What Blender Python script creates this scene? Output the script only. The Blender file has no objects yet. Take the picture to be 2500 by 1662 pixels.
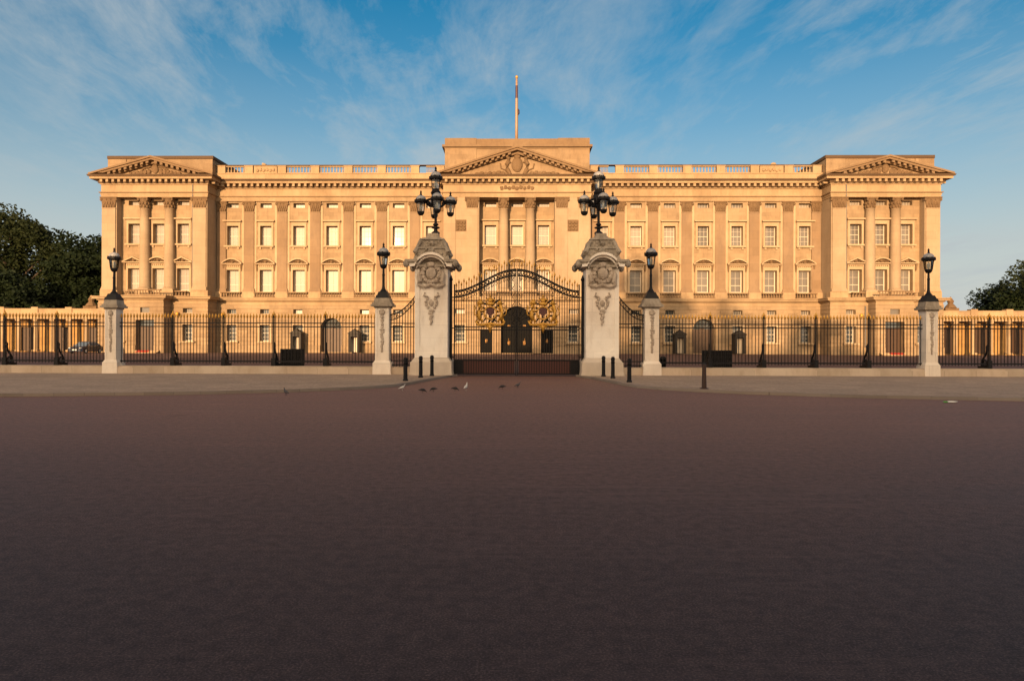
import bpy, bmesh, math, random
from mathutils import Vector, Matrix
R = math.radians
sc = bpy.context.scene
col = sc.collection
rnd = random.Random(7)

# ------------------------------------------------------------------ camera
CAM_H = 1.75
cam = bpy.data.objects.new('camera', bpy.data.cameras.new('camera'))
col.objects.link(cam)
cam.data.sensor_width = 36.0
cam.data.lens = 24.0
cam.data.shift_x = 0.006
cam.data.clip_start = 0.1
cam.data.clip_end = 3000
cam.matrix_world = Matrix.Translation((0, 0, CAM_H)) @ Matrix.Rotation(R(0.9), 4, 'Z') @ Matrix.Rotation(R(90), 4, 'X') @ Matrix.Rotation(R(0.18), 4, 'Z')
sc.camera = cam

# ------------------------------------------------------------------ light
SUN_EL, SUN_AZ = 7.5, 11.0          # elevation; degrees to the left of straight behind the camera
sun = bpy.data.objects.new('sun', bpy.data.lights.new('sun', 'SUN'))
col.objects.link(sun)
sun.data.energy = 5.0
sun.data.angle = R(0.6)
sun.data.color = (1.0, 0.62, 0.32)
sd = Vector((math.sin(R(SUN_AZ)) * math.cos(R(SUN_EL)), math.cos(R(SUN_AZ)) * math.cos(R(SUN_EL)), -math.sin(R(SUN_EL))))
sun.rotation_euler = sd.to_track_quat('-Z', 'Y').to_euler()
sun.location = (-20, -100, 30)

sc.view_settings.view_transform = 'Standard'
sc.view_settings.look = 'None'
sc.view_settings.gamma = 1.0
sc.view_settings.exposure = 0.72

world = bpy.data.worlds.new("World")
sc.world = world
world.use_nodes = True


class NT:
    """tiny node-tree helper"""
    def __init__(s, nt):
        s.nt = nt
    def n(s, kind, **kw):
        nd = s.nt.nodes.new(kind)
        for k, v in kw.items():
            if k.startswith('i_'):
                key = k[2:].replace('_', ' ')
                nd.inputs[key].default_value = v
            else:
                setattr(nd, k, v)
        return nd
    def l(s, a, b):
        s.nt.links.new(a, b)
    def math(s, op, a, b=None, c=None, clamp=False):
        nd = s.nt.nodes.new('ShaderNodeMath')
        nd.operation = op
        nd.use_clamp = clamp
        for i, x in enumerate((a, b, c)):
            if x is None:
                continue
            if isinstance(x, (int, float)):
                nd.inputs[i].default_value = x
            else:
                s.nt.links.new(x, nd.inputs[i])
        return nd.outputs[0]
    def mix(s, fac, a, b, blend='MIX'):
        nd = s.nt.nodes.new('ShaderNodeMix')
        nd.data_type = 'RGBA'
        nd.blend_type = blend
        for i, x in ((0, fac), (6, a), (7, b)):
            if isinstance(x, (int, float)):
                nd.inputs[i].default_value = x
            elif isinstance(x, tuple):
                nd.inputs[i].default_value = x if len(x) == 4 else (*x, 1)
            else:
                s.nt.links.new(x, nd.inputs[i])
        return nd.outputs[2]
    def ramp(s, fac, stops):
        nd = s.nt.nodes.new('ShaderNodeValToRGB')
        el = nd.color_ramp.elements
        while len(el) < len(stops):
            el.new(0.5)
        for e, (p, c) in zip(el, stops):
            e.position = p
            e.color = c if isinstance(c, tuple) and len(c) == 4 else ((*c, 1) if isinstance(c, tuple) else (c, c, c, 1))
        s.nt.links.new(fac, nd.inputs[0])
        return nd.outputs[0]


def build_sky():
    nt = world.node_tree
    nt.nodes.clear()
    t = NT(nt)
    sky = t.n('ShaderNodeTexSky', sky_type='NISHITA', sun_disc=False)
    sky.sun_elevation = R(SUN_EL)
    sky.sun_rotation = R(180 + SUN_AZ)
    sky.altitude = 20
    sky.air_density = 1.0
    sky.dust_density = 0.6
    sky.ozone_density = 3.0
    tc = t.n('ShaderNodeTexCoord')
    sep = t.n('ShaderNodeSeparateXYZ')
    t.l(tc.outputs['Generated'], sep.inputs[0])
    X, Y, Z = sep.outputs
    zz = t.math('ADD', t.math('MAXIMUM', Z, 0.0), 0.10)
    u = t.math('DIVIDE', X, zz)
    v = t.math('DIVIDE', Y, zz)
    def cv(a, b, c=0.0):
        nd = t.n('ShaderNodeCombineXYZ')
        t.l(a, nd.inputs[0]); t.l(b, nd.inputs[1]); nd.inputs[2].default_value = c
        return nd.outputs[0]
    # thin cirrus in long streaks that run away from the viewer
    w1 = t.n('ShaderNodeTexNoise', i_Scale=0.9, i_Detail=2.0)
    t.l(cv(u, v, 3.0), w1.inputs['Vector'])
    wob = t.math('MULTIPLY', t.math('SUBTRACT', w1.outputs[0], 0.5), 0.55)
    us = t.math('ADD', t.math('MULTIPLY', u, 1.5), wob)
    vs = t.math('MULTIPLY', t.math('ADD', v, t.math('MULTIPLY', u, 0.5)), 0.80)
    n1 = t.n('ShaderNodeTexNoise', i_Scale=1.25, i_Detail=8.0, i_Roughness=0.6, i_Distortion=0.25)
    t.l(cv(us, vs, 11.3), n1.inputs['Vector'])
    n3 = t.n('ShaderNodeTexNoise', i_Scale=1.6, i_Detail=8.0, i_Roughness=0.68, i_Distortion=0.3)
    t.l(cv(t.math('ADD', t.math('MULTIPLY', u, 4.2), t.math('MULTIPLY', wob, 2.2)), t.math('MULTIPLY', vs, 1.9), 2.1), n3.inputs['Vector'])
    n2 = t.n('ShaderNodeTexNoise', i_Scale=0.55, i_Detail=3.0, i_Roughness=0.5)
    t.l(cv(u, v, 5.7), n2.inputs['Vector'])
    c1 = t.ramp(t.math('ADD', t.math('MULTIPLY', n1.outputs[0], 0.62), t.math('MULTIPLY', n3.outputs[0], 0.38)), [(0.46, 0.0), (0.70, 1.0)])
    c2 = t.ramp(n2.outputs[0], [(0.38, 0.10), (0.56, 1.0)])
    fac = t.math('MULTIPLY', c1, c2)
    fac = t.math('MULTIPLY', fac, 0.92)
    base = t.mix(1.0, sky.outputs[0], (0.06, 0.70, 0.78, 1), 'MULTIPLY')
    hz = t.ramp(Z, [(0.03, 1.0), (0.12, 0.86), (0.20, 0.58), (0.29, 0.28), (0.38, 0.08), (0.47, 0.0)])
    base = t.mix(hz, base, (3.0, 3.05, 2.9, 1))      # pale morning air low down
    zen = t.ramp(Z, [(0.48, 0.0), (0.68, 0.85)])
    base = t.mix(zen, base, (0.85, 0.74, 0.70, 1))                              # pale tint added overhead, out of view, to warm the near ground
    dt = t.n('ShaderNodeVectorMath', operation='DOT_PRODUCT')
    t.l(tc.outputs['Generated'], dt.inputs[0]); dt.inputs[1].default_value = tuple(-sd)
    gl = t.math('POWER', t.math('MAXIMUM', dt.outputs['Value'], 0.0), 2.5)
    base = t.mix(t.math('MULTIPLY', gl, 0.9), base, (23.0, 16.2, 9.8, 1))       # glow of the sky round the sun
    cloudc = t.n('ShaderNodeRGB')
    cloudc.outputs[0].default_value = (2.45, 2.7, 2.8, 1)
    out = t.mix(fac, base, cloudc.outputs[0])
    bg = t.n('ShaderNodeBackground', i_Strength=0.12)
    t.l(out, bg.inputs[0])
    o = t.n('ShaderNodeOutputWorld')
    t.l(bg.outputs[0], o.inputs[0])
build_sky()

# ------------------------------------------------------------------ materials
def new_mat(name):
    m = bpy.data.materials.new(name)
    m.use_nodes = True
    m.node_tree.nodes.clear()
    t = NT(m.node_tree)
    p = t.n('ShaderNodeBsdfPrincipled')
    o = t.n('ShaderNodeOutputMaterial')
    t.l(p.outputs[0], o.inputs[0])
    return m, t, p


def stone(name, c, bw=1.2, bh=0.5, var=0.16, stain=0.35, mortar=0.75, bump=0.25, grime=(0.20, 0.17, 0.15), rough=0.85, block=True, stain_sc=0.35):
    m, t, p = new_mat(name)
    tc = t.n('ShaderNodeTexCoord')
    geo = t.n('ShaderNodeNewGeometry')
    sep = t.n('ShaderNodeSeparateXYZ')
    t.l(geo.outputs['Position'], sep.inputs[0])
    c4 = (*c, 1)
    base = None
    if block:
        cmb = t.n('ShaderNodeCombineXYZ')
        t.l(t.math('ADD', sep.outputs[0], sep.outputs[1]), cmb.inputs[0])
        t.l(sep.outputs[2], cmb.inputs[1])
        b = t.n('ShaderNodeTexBrick', i_Scale=1.0)
        b.inputs['Color1'].default_value = (*[x * (1 - var) for x in c], 1)
        b.inputs['Color2'].default_value = (*[min(1, x * (1 + var)) for x in c], 1)
        b.inputs['Mortar'].default_value = (*[x * mortar for x in c], 1)
        b.inputs['Mortar Size'].default_value = 0.014
        b.inputs['Brick Width'].default_value = bw
        b.inputs['Row Height'].default_value = bh
        t.l(cmb.outputs[0], b.inputs['Vector'])
        base = b.outputs['Color']
    else:
        n0 = t.n('ShaderNodeTexNoise', i_Scale=2.0, i_Detail=4.0)
        t.l(geo.outputs['Position'], n0.inputs['Vector'])
        base = t.mix(n0.outputs[0], (*[x * (1 - var) for x in c], 1), (*[min(1, x * (1 + var)) for x in c], 1))
    # paler, washed areas
    nw = t.n('ShaderNodeTexNoise', i_Scale=0.22, i_Detail=6.0, i_Roughness=0.6)
    t.l(geo.outputs['Position'], nw.inputs['Vector'])
    fw = t.ramp(nw.outputs[0], [(0.45, 0.0), (0.62, 0.55)])
    base = t.mix(fw, base, (*[min(1, x * k) for x, k in zip(c, (1.22, 1.30, 1.40))], 1))
    # weathering: broad blotches and streaks with their own shapes
    mp = t.n('ShaderNodeMapping')
    mp.inputs['Scale'].default_value = (1.0, 1.0, 0.35)
    t.l(geo.outputs['Position'], mp.inputs[0])
    n1 = t.n('ShaderNodeTexNoise', i_Scale=stain_sc, i_Detail=7.0, i_Roughness=0.65)
    t.l(mp.outputs[0], n1.inputs['Vector'])
    f1 = t.ramp(n1.outputs[0], [(0.46, 0.0), (0.75, 1.0)])
    n2 = t.n('ShaderNodeTexNoise', i_Scale=3.2, i_Detail=6.0, i_Roughness=0.7)
    t.l(mp.outputs[0], n2.inputs['Vector'])
    f2 = t.ramp(n2.outputs[0], [(0.5, 0.0), (0.8, 1.0)])
    fs = t.math('MULTIPLY', t.math('ADD', t.math('MULTIPLY', f1, 0.8), t.math('MULTIPLY', f2, 0.6)), stain, clamp=True)
    colr = t.mix(fs, base, (*grime, 1))
    t.l(colr, p.inputs['Base Color'])
    p.inputs['Roughness'].default_value = rough
    p.inputs['Specular IOR Level'].default_value = 0.25
    n3 = t.n('ShaderNodeTexNoise', i_Scale=14.0, i_Detail=5.0)
    t.l(geo.outputs['Position'], n3.inputs['Vector'])
    bp = t.n('ShaderNodeBump', i_Strength=bump, i_Distance=0.03)
    t.l(n3.outputs[0], bp.inputs['Height'])
    t.l(bp.outputs[0], p.inputs['Normal'])
    return m


def plain(name, c, rough=0.5, metal=0.0, spec=0.5, var=0.15, sc_=6.0, bump=0.0):
    m, t, p = new_mat(name)
    tc = t.n('ShaderNodeTexCoord')
    n = t.n('ShaderNodeTexNoise', i_Scale=sc_, i_Detail=5.0, i_Roughness=0.6)
    t.l(tc.outputs['Object'], n.inputs['Vector'])
    cc = t.mix(n.outputs[0], (*[x * (1 - var) for x in c], 1), (*[min(1, x * (1 + var)) for x in c], 1))
    t.l(cc, p.inputs['Base Color'])
    p.inputs['Roughness'].default_value = rough
    p.inputs['Metallic'].default_value = metal
    p.inputs['Specular IOR Level'].default_value = spec
    if bump:
        bp = t.n('ShaderNodeBump', i_Strength=bump, i_Distance=0.02)
        t.l(n.outputs[0], bp.inputs['Height'])
        t.l(bp.outputs[0], p.inputs['Normal'])
    return m


def pane_mat(name, c, rough, lo=0.72, hi=1.08, folds=0.0):
    m, t, p = new_mat(name)
    oi = t.n('ShaderNodeObjectInfo')
    tc = t.n('ShaderNodeTexCoord')
    w = t.n('ShaderNodeTexWave', i_Scale=2.2, i_Distortion=1.5, i_Detail=2.0)
    t.l(tc.outputs['Object'], w.inputs['Vector'])
    k = t.math('ADD', t.math('MULTIPLY', oi.outputs['Random'], hi - lo), lo)
    k = t.math('MULTIPLY', k, t.math('SUBTRACT', 1.0, t.math('MULTIPLY', w.outputs['Fac'], folds)))
    vm = t.n('ShaderNodeVectorMath', operation='SCALE')
    vm.inputs[0].default_value = c
    t.l(k, vm.inputs['Scale'])
    t.l(vm.outputs[0], p.inputs['Base Color'])
    p.inputs['Roughness'].default_value = rough
    p.inputs['Coat Weight'].default_value = 0.2
    p.inputs['Coat Roughness'].default_value = 0.05
    return m


def clear_glass(name, refl=0.02, tint=(0.9, 0.92, 0.92)):
    m = bpy.data.materials.new(name)
    m.use_nodes = True
    m.node_tree.nodes.clear()
    t = NT(m.node_tree)
    tr = t.n('ShaderNodeBsdfTransparent')
    tr.inputs[0].default_value = (*tint, 1)
    gl = t.n('ShaderNodeBsdfGlossy', i_Roughness=0.06)
    fr = t.n('ShaderNodeFresnel', i_IOR=1.5)
    mx = t.n('ShaderNodeMixShader')
    t.l(t.math('ADD', fr.outputs[0], refl, clamp=True), mx.inputs[0])
    t.l(tr.outputs[0], mx.inputs[1]); t.l(gl.outputs[0], mx.inputs[2])
    o = t.n('ShaderNodeOutputMaterial')
    t.l(mx.outputs[0], o.inputs[0])
    return m


def asphalt(name, c, c2, rough=0.62, speck=0.5, spec=0.4, scuff=0.6, slabs=False):
    m, t, p = new_mat(name)
    geo = t.n('ShaderNodeNewGeometry')
    n1 = t.n('ShaderNodeTexNoise', i_Scale=0.16, i_Detail=6.0, i_Roughness=0.6)
    t.l(geo.outputs['Position'], n1.inputs['Vector'])
    mp = t.n('ShaderNodeMapping')
    mp.inputs['Scale'].default_value = (0.06, 0.9, 1.0)
    mp.inputs['Rotation'].default_value = (0, 0, R(4))
    t.l(geo.outputs['Position'], mp.inputs[0])
    n2 = t.n('ShaderNodeTexNoise', i_Scale=1.2, i_Detail=5.0, i_Roughness=0.65)
    t.l(mp.outputs[0], n2.inputs['Vector'])
    n3 = t.n('ShaderNodeTexNoise', i_Scale=70.0, i_Detail=3.0, i_Roughness=0.7)
    t.l(geo.outputs['Position'], n3.inputs['Vector'])
    n4 = t.n('ShaderNodeTexNoise', i_Scale=9.0, i_Detail=5.0, i_Roughness=0.7)
    t.l(geo.outputs['Position'], n4.inputs['Vector'])
    f = t.math('ADD', t.math('MULTIPLY', n1.outputs[0], 0.5), t.math('MULTIPLY', n2.outputs[0], 0.5))
    f = t.ramp(f, [(0.35, 0.0), (0.65, 1.0)])
    base = t.mix(f, (*c, 1), (*c2, 1))
    sp = t.ramp(n3.outputs[0], [(0.3, 0.30), (0.52, 1.0), (0.75, 2.7)])
    base = t.mix(speck, base, t.mix(1.0, base, sp, 'MULTIPLY'))
    sp4 = t.ramp(n4.outputs[0], [(0.3, 0.60), (0.7, 1.42)])
    base = t.mix(0.8, base, t.mix(1.0, base, sp4, 'MULTIPLY'))
    # fine cracks / tyre scuffs: thin lines taken where a stretched noise crosses its middle
    mp2 = t.n('ShaderNodeMapping')
    mp2.inputs['Scale'].default_value = (0.05, 0.55, 1.0)
    mp2.inputs['Rotation'].default_value = (0, 0, R(-5))
    t.l(geo.outputs['Position'], mp2.inputs[0])
    n5 = t.n('ShaderNodeTexNoise', i_Scale=1.6, i_Detail=3.0, i_Roughness=0.55)
    t.l(mp2.outputs[0], n5.inputs['Vector'])
    ln = t.ramp(t.math('ABSOLUTE', t.math('SUBTRACT', n5.outputs[0], 0.5)), [(0.0, 1.0), (0.012, 0.0)])
    ln = t.math('MULTIPLY', ln, t.ramp(n1.outputs[0], [(0.42, 0.0), (0.6, 0.75)]))
    base = t.mix(t.math('MULTIPLY', ln, scuff), base, (*[x * 1.5 for x in c2], 1))
    n6 = t.n('ShaderNodeTexNoise', i_Scale=0.55, i_Detail=5.0, i_Roughness=0.7)
    t.l(geo.outputs['Position'], n6.inputs['Vector'])
    oil = t.ramp(n6.outputs[0], [(0.62, 0.0), (0.74, 0.5)])
    base = t.mix(oil, base, (*[x * 0.55 for x in c], 1))
    if slabs:
        bk = t.n('ShaderNodeTexBrick', i_Scale=1.0)
        bk.inputs['Color1'].default_value = (0.86, 0.86, 0.86, 1); bk.inputs['Color2'].default_value = (1.08, 1.06, 1.04, 1)
        bk.inputs['Mortar'].default_value = (0.55, 0.52, 0.5, 1); bk.inputs['Mortar Size'].default_value = 0.012
        bk.inputs['Brick Width'].default_value = 0.9; bk.inputs['Row Height'].default_value = 0.75
        t.l(geo.outputs['Position'], bk.inputs['Vector'])
        base = t.mix(1.0, base, bk.outputs['Color'], 'MULTIPLY')
    t.l(base, p.inputs['Base Color'])
    p.inputs['Specular IOR Level'].default_value = spec
    t.l(t.math('ADD', t.math('MULTIPLY', f, 0.08), rough), p.inputs['Roughness'])
    bp = t.n('ShaderNodeBump', i_Strength=0.35, i_Distance=0.006)
    t.l(n3.outputs[0], bp.inputs['Height'])
    t.l(bp.outputs[0], p.inputs['Normal'])
    return m


def leafmat(name, c1, c2):
    m, t, p = new_mat(name)
    geo = t.n('ShaderNodeNewGeometry')
    n = t.n('ShaderNodeTexNoise', i_Scale=0.5, i_Detail=4.0)
    t.l(geo.outputs['Position'], n.inputs['Vector'])
    f = t.math('ADD', t.math('MULTIPLY', n.outputs[0], 0.9), t.math('MULTIPLY', geo.outputs['Random Per Island'], 0.6))
    f = t.math('SUBTRACT', f, 0.25, clamp=True)
    t.l(t.mix(f, (*c1, 1), (*c2, 1)), p.inputs['Base Color'])
    p.inputs['Roughness'].default_value = 0.6
    p.inputs['Specular IOR Level'].default_value = 0.2
    return m


M = {}
M['pale'] = stone('pale_pier_stone', (0.315, 0.235, 0.152), var=0.06, stain=0.40, bw=2.6, bh=1.0, grime=(0.16, 0.115, 0.08))
M['stone'] = stone('palace_stone', (0.285, 0.203, 0.121), var=0.13, stain=0.60, grime=(0.12, 0.078, 0.048))
M['stone_band'] = stone('moulding_stone', (0.33, 0.235, 0.138), var=0.10, stain=0.6, bw=2.4, bh=4.0, grime=(0.12, 0.08, 0.05))
M['stone_pil'] = stone('pilaster_stone', (0.225, 0.152, 0.090), var=0.07, stain=0.62, bw=1.8, bh=1.1, grime=(0.125, 0.09, 0.068))
M['stone_dark'] = stone('dark_carving', (0.15, 0.095, 0.05), block=False, stain=0.6, grime=(0.06, 0.04, 0.025), stain_sc=1.2)  # darker stone for capitals and carvings
M['stone_attic'] = stone('attic_stone', (0.25, 0.172, 0.10), bw=1.6, bh=0.6, var=0.15, stain=0.65, grime=(0.10, 0.066, 0.042))
M['soot_and_shade'] = stone('soot_and_shade_stone', (0.085, 0.053, 0.03), block=False, stain=0.6, grime=(0.07, 0.05, 0.035), stain_sc=0.8)  # soot on copings and gutter; painted shade on the bed mould
M['stone_rake'] = stone('raking_stone', (0.19, 0.125, 0.07), block=False, stain=0.5, grime=(0.11, 0.075, 0.05), stain_sc=0.8)
M['surround'] = stone('window_dressing_stone', (0.375, 0.278, 0.175), block=False, var=0.08, stain=0.35, grime=(0.14, 0.095, 0.06), stain_sc=1.0)
M['pillar'] = stone('portland_stone', (0.84, 0.75, 0.64), bw=3.0, bh=0.62, var=0.05, stain=0.42, mortar=0.85, grime=(0.38, 0.31, 0.25), stain_sc=0.9)
M['pillar_base'] = stone('worn_base_stone', (0.58, 0.49, 0.39), block=False, var=0.12, stain=0.45, grime=(0.30, 0.23, 0.16), stain_sc=1.2)
M['pillar_old'] = stone('lichened_stone', (0.37, 0.31, 0.24), block=False, var=0.25, stain=0.8, grime=(0.08, 0.066, 0.05), stain_sc=2.2, bump=0.6)
M['relief'] = stone('carved_stone', (0.46, 0.38, 0.30), block=False, var=0.2, stain=0.6, grime=(0.16, 0.12, 0.09), stain_sc=3.0, bump=0.5)
M['plinth'] = stone('plinth_stone', (0.52, 0.42, 0.32), bw=1.5, bh=0.45, var=0.15, stain=0.5, grime=(0.26, 0.18, 0.11), stain_sc=1.0)
M['iron'] = plain('black_iron', (0.007, 0.007, 0.009), rough=0.5, spec=0.25)
M['iron_red'] = plain('dark_red_panel', (0.055, 0.012, 0.008), rough=0.5)
M['gold'] = plain('gilding', (0.58, 0.31, 0.05), rough=0.4, metal=0.35, var=0.25, sc_=12)
M['white'] = plain('white_sash_paint', (0.55, 0.49, 0.40), rough=0.5, var=0.06)
M['blind'] = pane_mat('cream_blind', (0.29, 0.25, 0.20), 0.4, 0.62, 1.05, 0.22)
M['net'] = pane_mat('net_curtain', (0.20, 0.18, 0.155), 0.3, 0.6, 1.25, 0.45)
M['darkpane'] = plain('dark_window_glass', (0.05, 0.06, 0.065), rough=0.08, spec=0.8, var=0.4, sc_=1.5)
M['wood'] = plain('brown_door_wood', (0.050, 0.025, 0.011), rough=0.55, var=0.3, sc_=3)
M['doorblack'] = plain('black_door_paint', (0.006, 0.006, 0.006), rough=0.6, spec=0.05)
M['glass'] = clear_glass('lantern_glass')
M['carpet'] = plain('red_carpet', (0.22, 0.02, 0.012), rough=0.9)
M['lead'] = plain('lead_roof', (0.10, 0.10, 0.105), rough=0.7)
M['frost'] = plain('opal_glass', (0.7, 0.66, 0.55), rough=0.3)
M['pole'] = plain('flagpole_paint', (0.30, 0.20, 0.125), rough=0.45, var=0.05)
M['cloth'] = plain('navy_flag_cloth', (0.03, 0.03, 0.07), rough=0.8)
M['bark'] = plain('tree_bark', (0.06, 0.045, 0.032), rough=0.9, var=0.35, sc_=3, bump=0.6)
M['leafA'] = leafmat('dark_leaves', (0.004, 0.010, 0.0035), (0.016, 0.026, 0.008))
M['leafB'] = leafmat('olive_leaves', (0.006, 0.013, 0.004), (0.028, 0.036, 0.010))
M['asphalt'] = asphalt('plum_asphalt', (0.178, 0.098, 0.080), (0.226, 0.125, 0.103), rough=0.66, spec=0.30, speck=0.85)
M['forecourt'] = asphalt('red_tarmac', (0.075, 0.038, 0.036), (0.105, 0.054, 0.048), rough=0.8)
M['paving'] = asphalt('paving_concrete', (0.34, 0.255, 0.195), (0.40, 0.30, 0.23), rough=0.8, speck=0.2, scuff=0.0, slabs=True)
M['kerb'] = stone('kerb_granite', (0.26, 0.215, 0.18), bw=1.0, bh=3.0, var=0.15, stain=0.4)
M['rubber'] = plain('tyre_rubber', (0.02, 0.02, 0.02), rough=0.8)
M['carpaint'] = plain('dark_blue_car_paint', (0.015, 0.022, 0.045), rough=0.2, spec=0.7, var=0.05)
M['carglass'] = plain('car_glass', (0.10, 0.14, 0.20), rough=0.06, spec=0.9)
M['headlamp'] = plain('headlamp_glass', (0.65, 0.66, 0.66), rough=0.15)
M['chrome'] = plain('plate_white', (0.7, 0.7, 0.66), rough=0.4)
M['brownpost'] = plain('brown_bollard_paint', (0.045, 0.022, 0.014), rough=0.5)
M['feather'] = plain('grey_feathers', (0.07, 0.07, 0.08), rough=0.7, var=0.4, sc_=14)
M['featherw'] = plain('white_feathers', (0.62, 0.60, 0.57), rough=0.7, var=0.2, sc_=14)
M['featherd'] = plain('dark_feathers', (0.025, 0.025, 0.03), rough=0.7, var=0.3, sc_=14)
M['ochre'] = stone('ochre_wall', (0.34, 0.20, 0.07), bw=1.2, bh=0.5, var=0.12, stain=0.4, grime=(0.2, 0.12, 0.06))
M['litter'] = plain('white_paper', (0.75, 0.75, 0.72), rough=0.6)
M['litterg'] = plain('green_wrapper', (0.10, 0.35, 0.06), rough=0.5)
M['oldgold'] = plain('old_gilding', (0.30, 0.15, 0.035), rough=0.5, metal=0.2, var=0.35, sc_=6)
M['crestblue'] = plain('enamel_shield', (0.10, 0.035, 0.03), rough=0.4, var=0.4, sc_=8)


# ------------------------------------------------------------------ mesh helpers
class MB:
    def __init__(s):
        s.v = []; s.f = []
    def add(s, vs, fs):
        o = len(s.v)
        s.v += [tuple(p) for p in vs]
        s.f += [tuple(o + i for i in f) for f in fs]
    def box(s, x0, x1, y0, y1, z0, z1):
        s.add([(x0, y0, z0), (x1, y0, z0), (x1, y1, z0), (x0, y1, z0), (x0, y0, z1), (x1, y0, z1), (x1, y1, z1), (x0, y1, z1)],
              [(0, 3, 2, 1), (4, 5, 6, 7), (0, 1, 5, 4), (1, 2, 6, 5), (2, 3, 7, 6), (3, 0, 4, 7)])
    def taper(s, cx, cy, z0, z1, a0, b0, a1, b1):
        """frustum: half-sizes a (x) and b (y) at z0 and z1"""
        s.add([(cx - a0, cy - b0, z0), (cx + a0, cy - b0, z0), (cx + a0, cy + b0, z0), (cx - a0, cy + b0, z0),
               (cx - a1, cy - b1, z1), (cx + a1, cy - b1, z1), (cx + a1, cy + b1, z1), (cx - a1, cy + b1, z1)],
              [(0, 3, 2, 1), (4, 5, 6, 7), (0, 1, 5, 4), (1, 2, 6, 5), (2, 3, 7, 6), (3, 0, 4, 7)])
    def prism(s, pts, y0, y1):
        """polygon in (x,z) extruded along y"""
        n = len(pts)
        vs = [(x, y0, z) for x, z in pts] + [(x, y1, z) for x, z in pts]
        fs = [tuple(range(n)), tuple(range(2 * n - 1, n - 1, -1))]
        fs += [(i, n + i, n + (i + 1) % n, (i + 1) % n) for i in range(n)]
        s.add(vs, fs)
    def strip(s, line, t, y0, y1):
        """a bar following a polyline in (x,z), thickness t downwards"""
        for (xa, za), (xb, zb) in zip(line, line[1:]):
            s.prism([(xa, za - t), (xb, zb - t), (xb, zb), (xa, za)], y0, y1)
    def lathe(s, prof, n=12, c=(0, 0, 0), ang=0.0, sy=1.0):
        o = []
        for r, z in prof:
            for k in range(n):
                a = ang + 2 * math.pi * k / n
                o.append((c[0] + r * math.cos(a), c[1] + sy * r * math.sin(a), c[2] + z))
        fs = []
        for i in range(len(prof) - 1):
            for k in range(n):
                k2 = (k + 1) % n
                fs.append((i * n + k, i * n + k2, (i + 1) * n + k2, (i + 1) * n + k))
        fs.append(tuple(range(n - 1, -1, -1)))
        fs.append(tuple((len(prof) - 1) * n + k for k in range(n)))
        s.add(o, fs)
    def tube(s, pts, r, n=6):
        P = [Vector(p) for p in pts]
        rs = r if isinstance(r, (list, tuple)) else [r] * len(P)
        vs = []; fs = []
        for i, p in enumerate(P):
            d = (P[min(i + 1, len(P) - 1)] - P[max(i - 1, 0)]).normalized()
            a = d.orthogonal() if abs(d.z) > 0.99 else d.cross(Vector((0, 0, 1)))
            a.normalize()
            b = d.cross(a).normalized()
            for k in range(n):
                th = 2 * math.pi * k / n
                vs.append(p + a * math.cos(th) * rs[i] + b * math.sin(th) * rs[i])
        for i in range(len(P) - 1):
            for k in range(n):
                k2 = (k + 1) % n
                fs.append((i * n + k, i * n + k2, (i + 1) * n + k2, (i + 1) * n + k))
        fs.append(tuple(range(n))); fs.append(tuple((len(P) - 1) * n + k for k in range(n - 1, -1, -1)))
        s.add(vs, fs)
    def ball(s, c, r, n=8, m=5, jit=0.0):
        r = (r, r, r) if isinstance(r, (int, float)) else r
        vs = [(c[0], c[1], c[2] - r[2])]
        for i in range(1, m):
            ph = -math.pi / 2 + math.pi * i / m
            for k in range(n):
                a = 2 * math.pi * k / n
                j = 1 + rnd.uniform(-jit, jit)
                vs.append((c[0] + j * r[0] * math.cos(ph) * math.cos(a), c[1] + j * r[1] * math.cos(ph) * math.sin(a), c[2] + j * r[2] * math.sin(ph)))
        vs.append((c[0], c[1], c[2] + r[2]))
        fs = [(0, 1 + (k + 1) % n, 1 + k) for k in range(n)]
        for i in range(m - 2):
            for k in range(n):
                k2 = (k + 1) % n
                fs.append((1 + i * n + k, 1 + i * n + k2, 1 + (i + 1) * n + k2, 1 + (i + 1) * n + k))
        t = len(vs) - 1
        b = 1 + (m - 2) * n
        fs += [(t, b + k, b + (k + 1) % n) for k in range(n)]
        s.add(vs, fs)
    def sweep(s, path, prof):
        """profile (outward, z) swept along an open xy path, mitred; outward is to the right-hand front of the path"""
        P = [Vector((p[0], p[1])) for p in path]
        nrm = []
        for a, b in zip(P, P[1:]):
            d = (b - a).normalized()
            nrm.append(Vector((d.y, -d.x)))
        vs = []; n = len(prof)
        for i, p in enumerate(P):
            if i == 0: o = nrm[0]
            elif i == len(P) - 1: o = nrm[-1]
            else:
                o = nrm[i - 1] + nrm[i]
                o = o / max(0.2, o.dot(nrm[i]))
            for q, z in prof:
                vs.append((p.x + o.x * q, p.y + o.y * q, z))
        fs = []
        for i in range(len(P) - 1):
            for k in range(n - 1):
                fs.append((i * n + k, (i + 1) * n + k, (i + 1) * n + k + 1, i * n + k + 1))
        s.add(vs, fs)
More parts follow.
